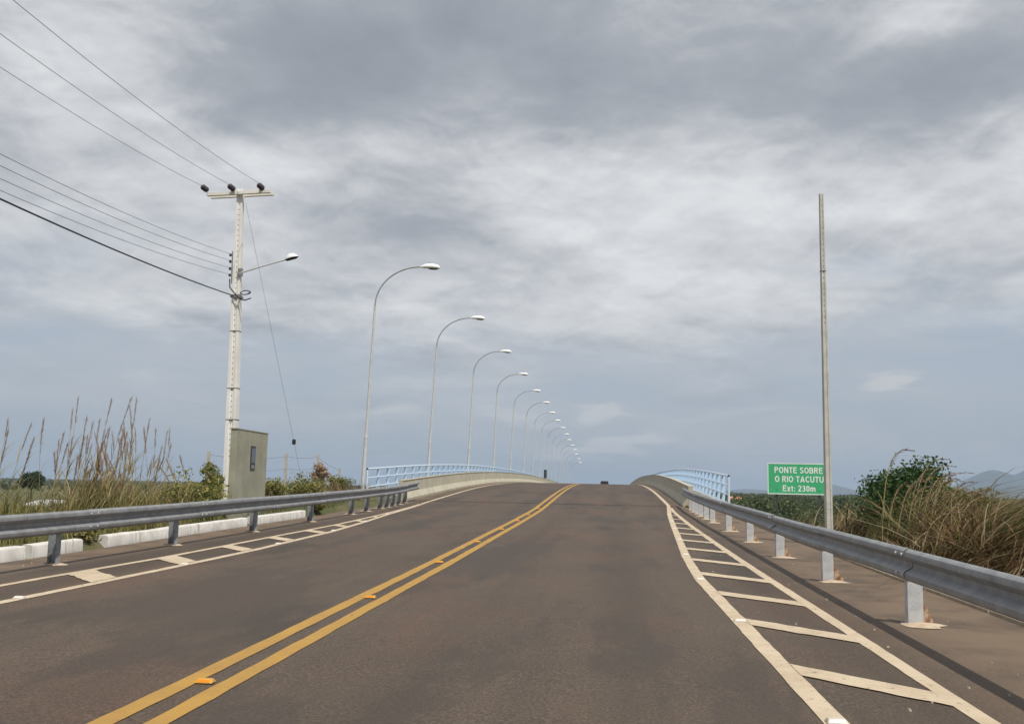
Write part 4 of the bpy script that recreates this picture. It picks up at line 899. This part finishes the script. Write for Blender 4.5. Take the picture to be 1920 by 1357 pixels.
# far things on the plain
def tree(name, c, h, rad, n, lab, size, m=DARKLEAF):
    z0 = float(gz(*c))-.1; o = tag(empty(name, (*c, z0)), lab, 'tree'); mb = MB()
    mb.tube([(0, 0, 0), (.1, 0, h*.4), (0, .1, h*.7)], [.22, .16, .08], 8)
    for k in range(5): a = k*1.26; mb.tube([(0, 0, h*.4), (rad*.6*math.cos(a), rad*.6*math.sin(a), h*.72)], [.09, .03], 6)
    mb.build('trunk', BARK, o, 60)
    cl = 40; d = NRM(0, 1, (cl, 3)); d /= np.linalg.norm(d, axis=1)[:, None]; cen = d*np.array([rad, rad, h*.28])*U(.45, .85, cl)[:, None]+np.array([0, 0, h*.68])
    i = rng.integers(0, cl, n); C = cen[i]+NRM(0, rad*.13, (n, 3)); V, F = leaves(C, U(.6, 1.3, n)*size); veg('crown', [(V, F)], m, o)
tree('round_tree', (-159, 260), 8.6, 3.2, 8000, 'round dark green tree standing alone on the plain at far left', .55, DEEPLEAF)
sh = tag(empty('shed', (-52.2, 88, float(gz(-52.2, 88))-.1)), 'pale metal roofed shed seen low through the reeds at far left', 'shed')
MB().box((0, 0, 2.2), (2.5, 2.4, 4.5)).build('wall', PLASTER, sh)
MB().add([(-1.5, -1.5, 4.56), (1.5, -1.5, 4.56), (1.5, 1.5, 5.0), (-1.5, 1.5, 5.0), (-1.5, -1.5, 4.47), (1.5, -1.5, 4.47), (1.5, 1.5, 4.91), (-1.5, 1.5, 4.91)], [(0, 1, 2, 3), (7, 6, 5, 4), (0, 4, 5, 1), (1, 5, 6, 2), (2, 6, 7, 3), (3, 7, 4, 0)]).build('roof', ROOFP, sh)
MB().box((.4, -1.21, 1.05), (.9, .04, 2.0)).build('door', SIGNB, sh)
hz = tag(empty('house', (51.3, 420, PLAIN)), 'far house with orange tiled roof right of the blue railing end', 'house')
MB().box((0, 0, 1.9), (6.5, 6, 3.8)).build('wall', PLASTER, hz)
MB().add([(-3.7, -3.4, 3.8), (3.7, -3.4, 3.8), (3.7, 3.4, 3.8), (-3.7, 3.4, 3.8), (-2, 0, 5.6), (2, 0, 5.6)], [(0, 1, 5, 4), (1, 2, 5), (2, 3, 4, 5), (3, 0, 4), (3, 2, 1, 0)]).build('roof', TILE, hz)
for wx in (-1.8, 1.8): MB().box((wx, -3.02, 2.1), (1.1, .06, 1.2)).build('window', DARKGLASS, hz)
# woodland on the plain, reads as one mass
def forest(name, lab, specs):
    parts = []
    proto = []
    for k in range(6):
        n = 240; cl = 12; d = NRM(0, 1, (cl, 3)); d /= np.linalg.norm(d, axis=1)[:, None]; cen = d*np.array([.72, .72, .42])*U(.3, 1, cl)[:, None]+np.array([0, 0, .58])
        i = rng.integers(0, cl, n); C = cen[i]+NRM(0, .17, (n, 3)); proto.append(leaves(C, U(.16, .34, n)))
    for (n, a0, a1, d0, d1, h0, h1, wr) in specs:
        a = U(a0, a1, n); dd = np.sqrt(U(d0**2, d1**2, n)); x, y_ = a*dd, dd; z = gz(x, y_); h = U(h0, h1, n)
        for k in range(n):
            if -16 < x[k] < 11 and y_[k] < 900 or z[k] < PLAIN-1: continue
            v, f = proto[k % 6]; an = U(0, 6.28); c_, s_ = math.cos(an), math.sin(an)
            M = np.array([[c_*h[k]*wr, -s_*h[k]*wr, 0], [s_*h[k]*wr, c_*h[k]*wr, 0], [0, 0, h[k]]]); parts.append((v @ M.T+np.array([x[k], y_[k], z[k]-.2]), f))
    return veg(name, parts, DARKLEAF, None, (0, 300, PLAIN), 'stuff', lab, 'woodland')
forest('woodland', 'dark green woodland spreading over the plain to the horizon on the right', [(420, .10, .46, 70, 260, 1.6, 3.6, 1.0), (900, .03, .5, 240, 800, 3.0, 5.5, .9), (900, -.0, .5, 800, 2600, 4, 7, 1.3)])
forest('far_woodland', 'dark line of woodland on the horizon at far left', [(500, -.75, -.2, 500, 1500, 2.2, 4.2, 1.0), (800, -.8, -.1, 1500, 4500, 3, 6, 2.2)])

# ------------------------------------------------------------------ haze
def m_haze(t, o):
    v = t.n('ShaderNodeVolumePrincipled'); v.inputs['Color'].default_value = (.62, .77, .97, 1); v.inputs['Density'].default_value = 1.0e-4; v.inputs['Anisotropy'].default_value = .0
    t.t.links.new(v.outputs[0], o.inputs['Volume'])
HZ = mat('haze_air', m_haze)
hzb = MB().box((0, 20000, 195), (90000, 60000, 420)).build('haze', HZ); tag(hzb, 'pale blue haze over the plain', None, None, 'stuff')
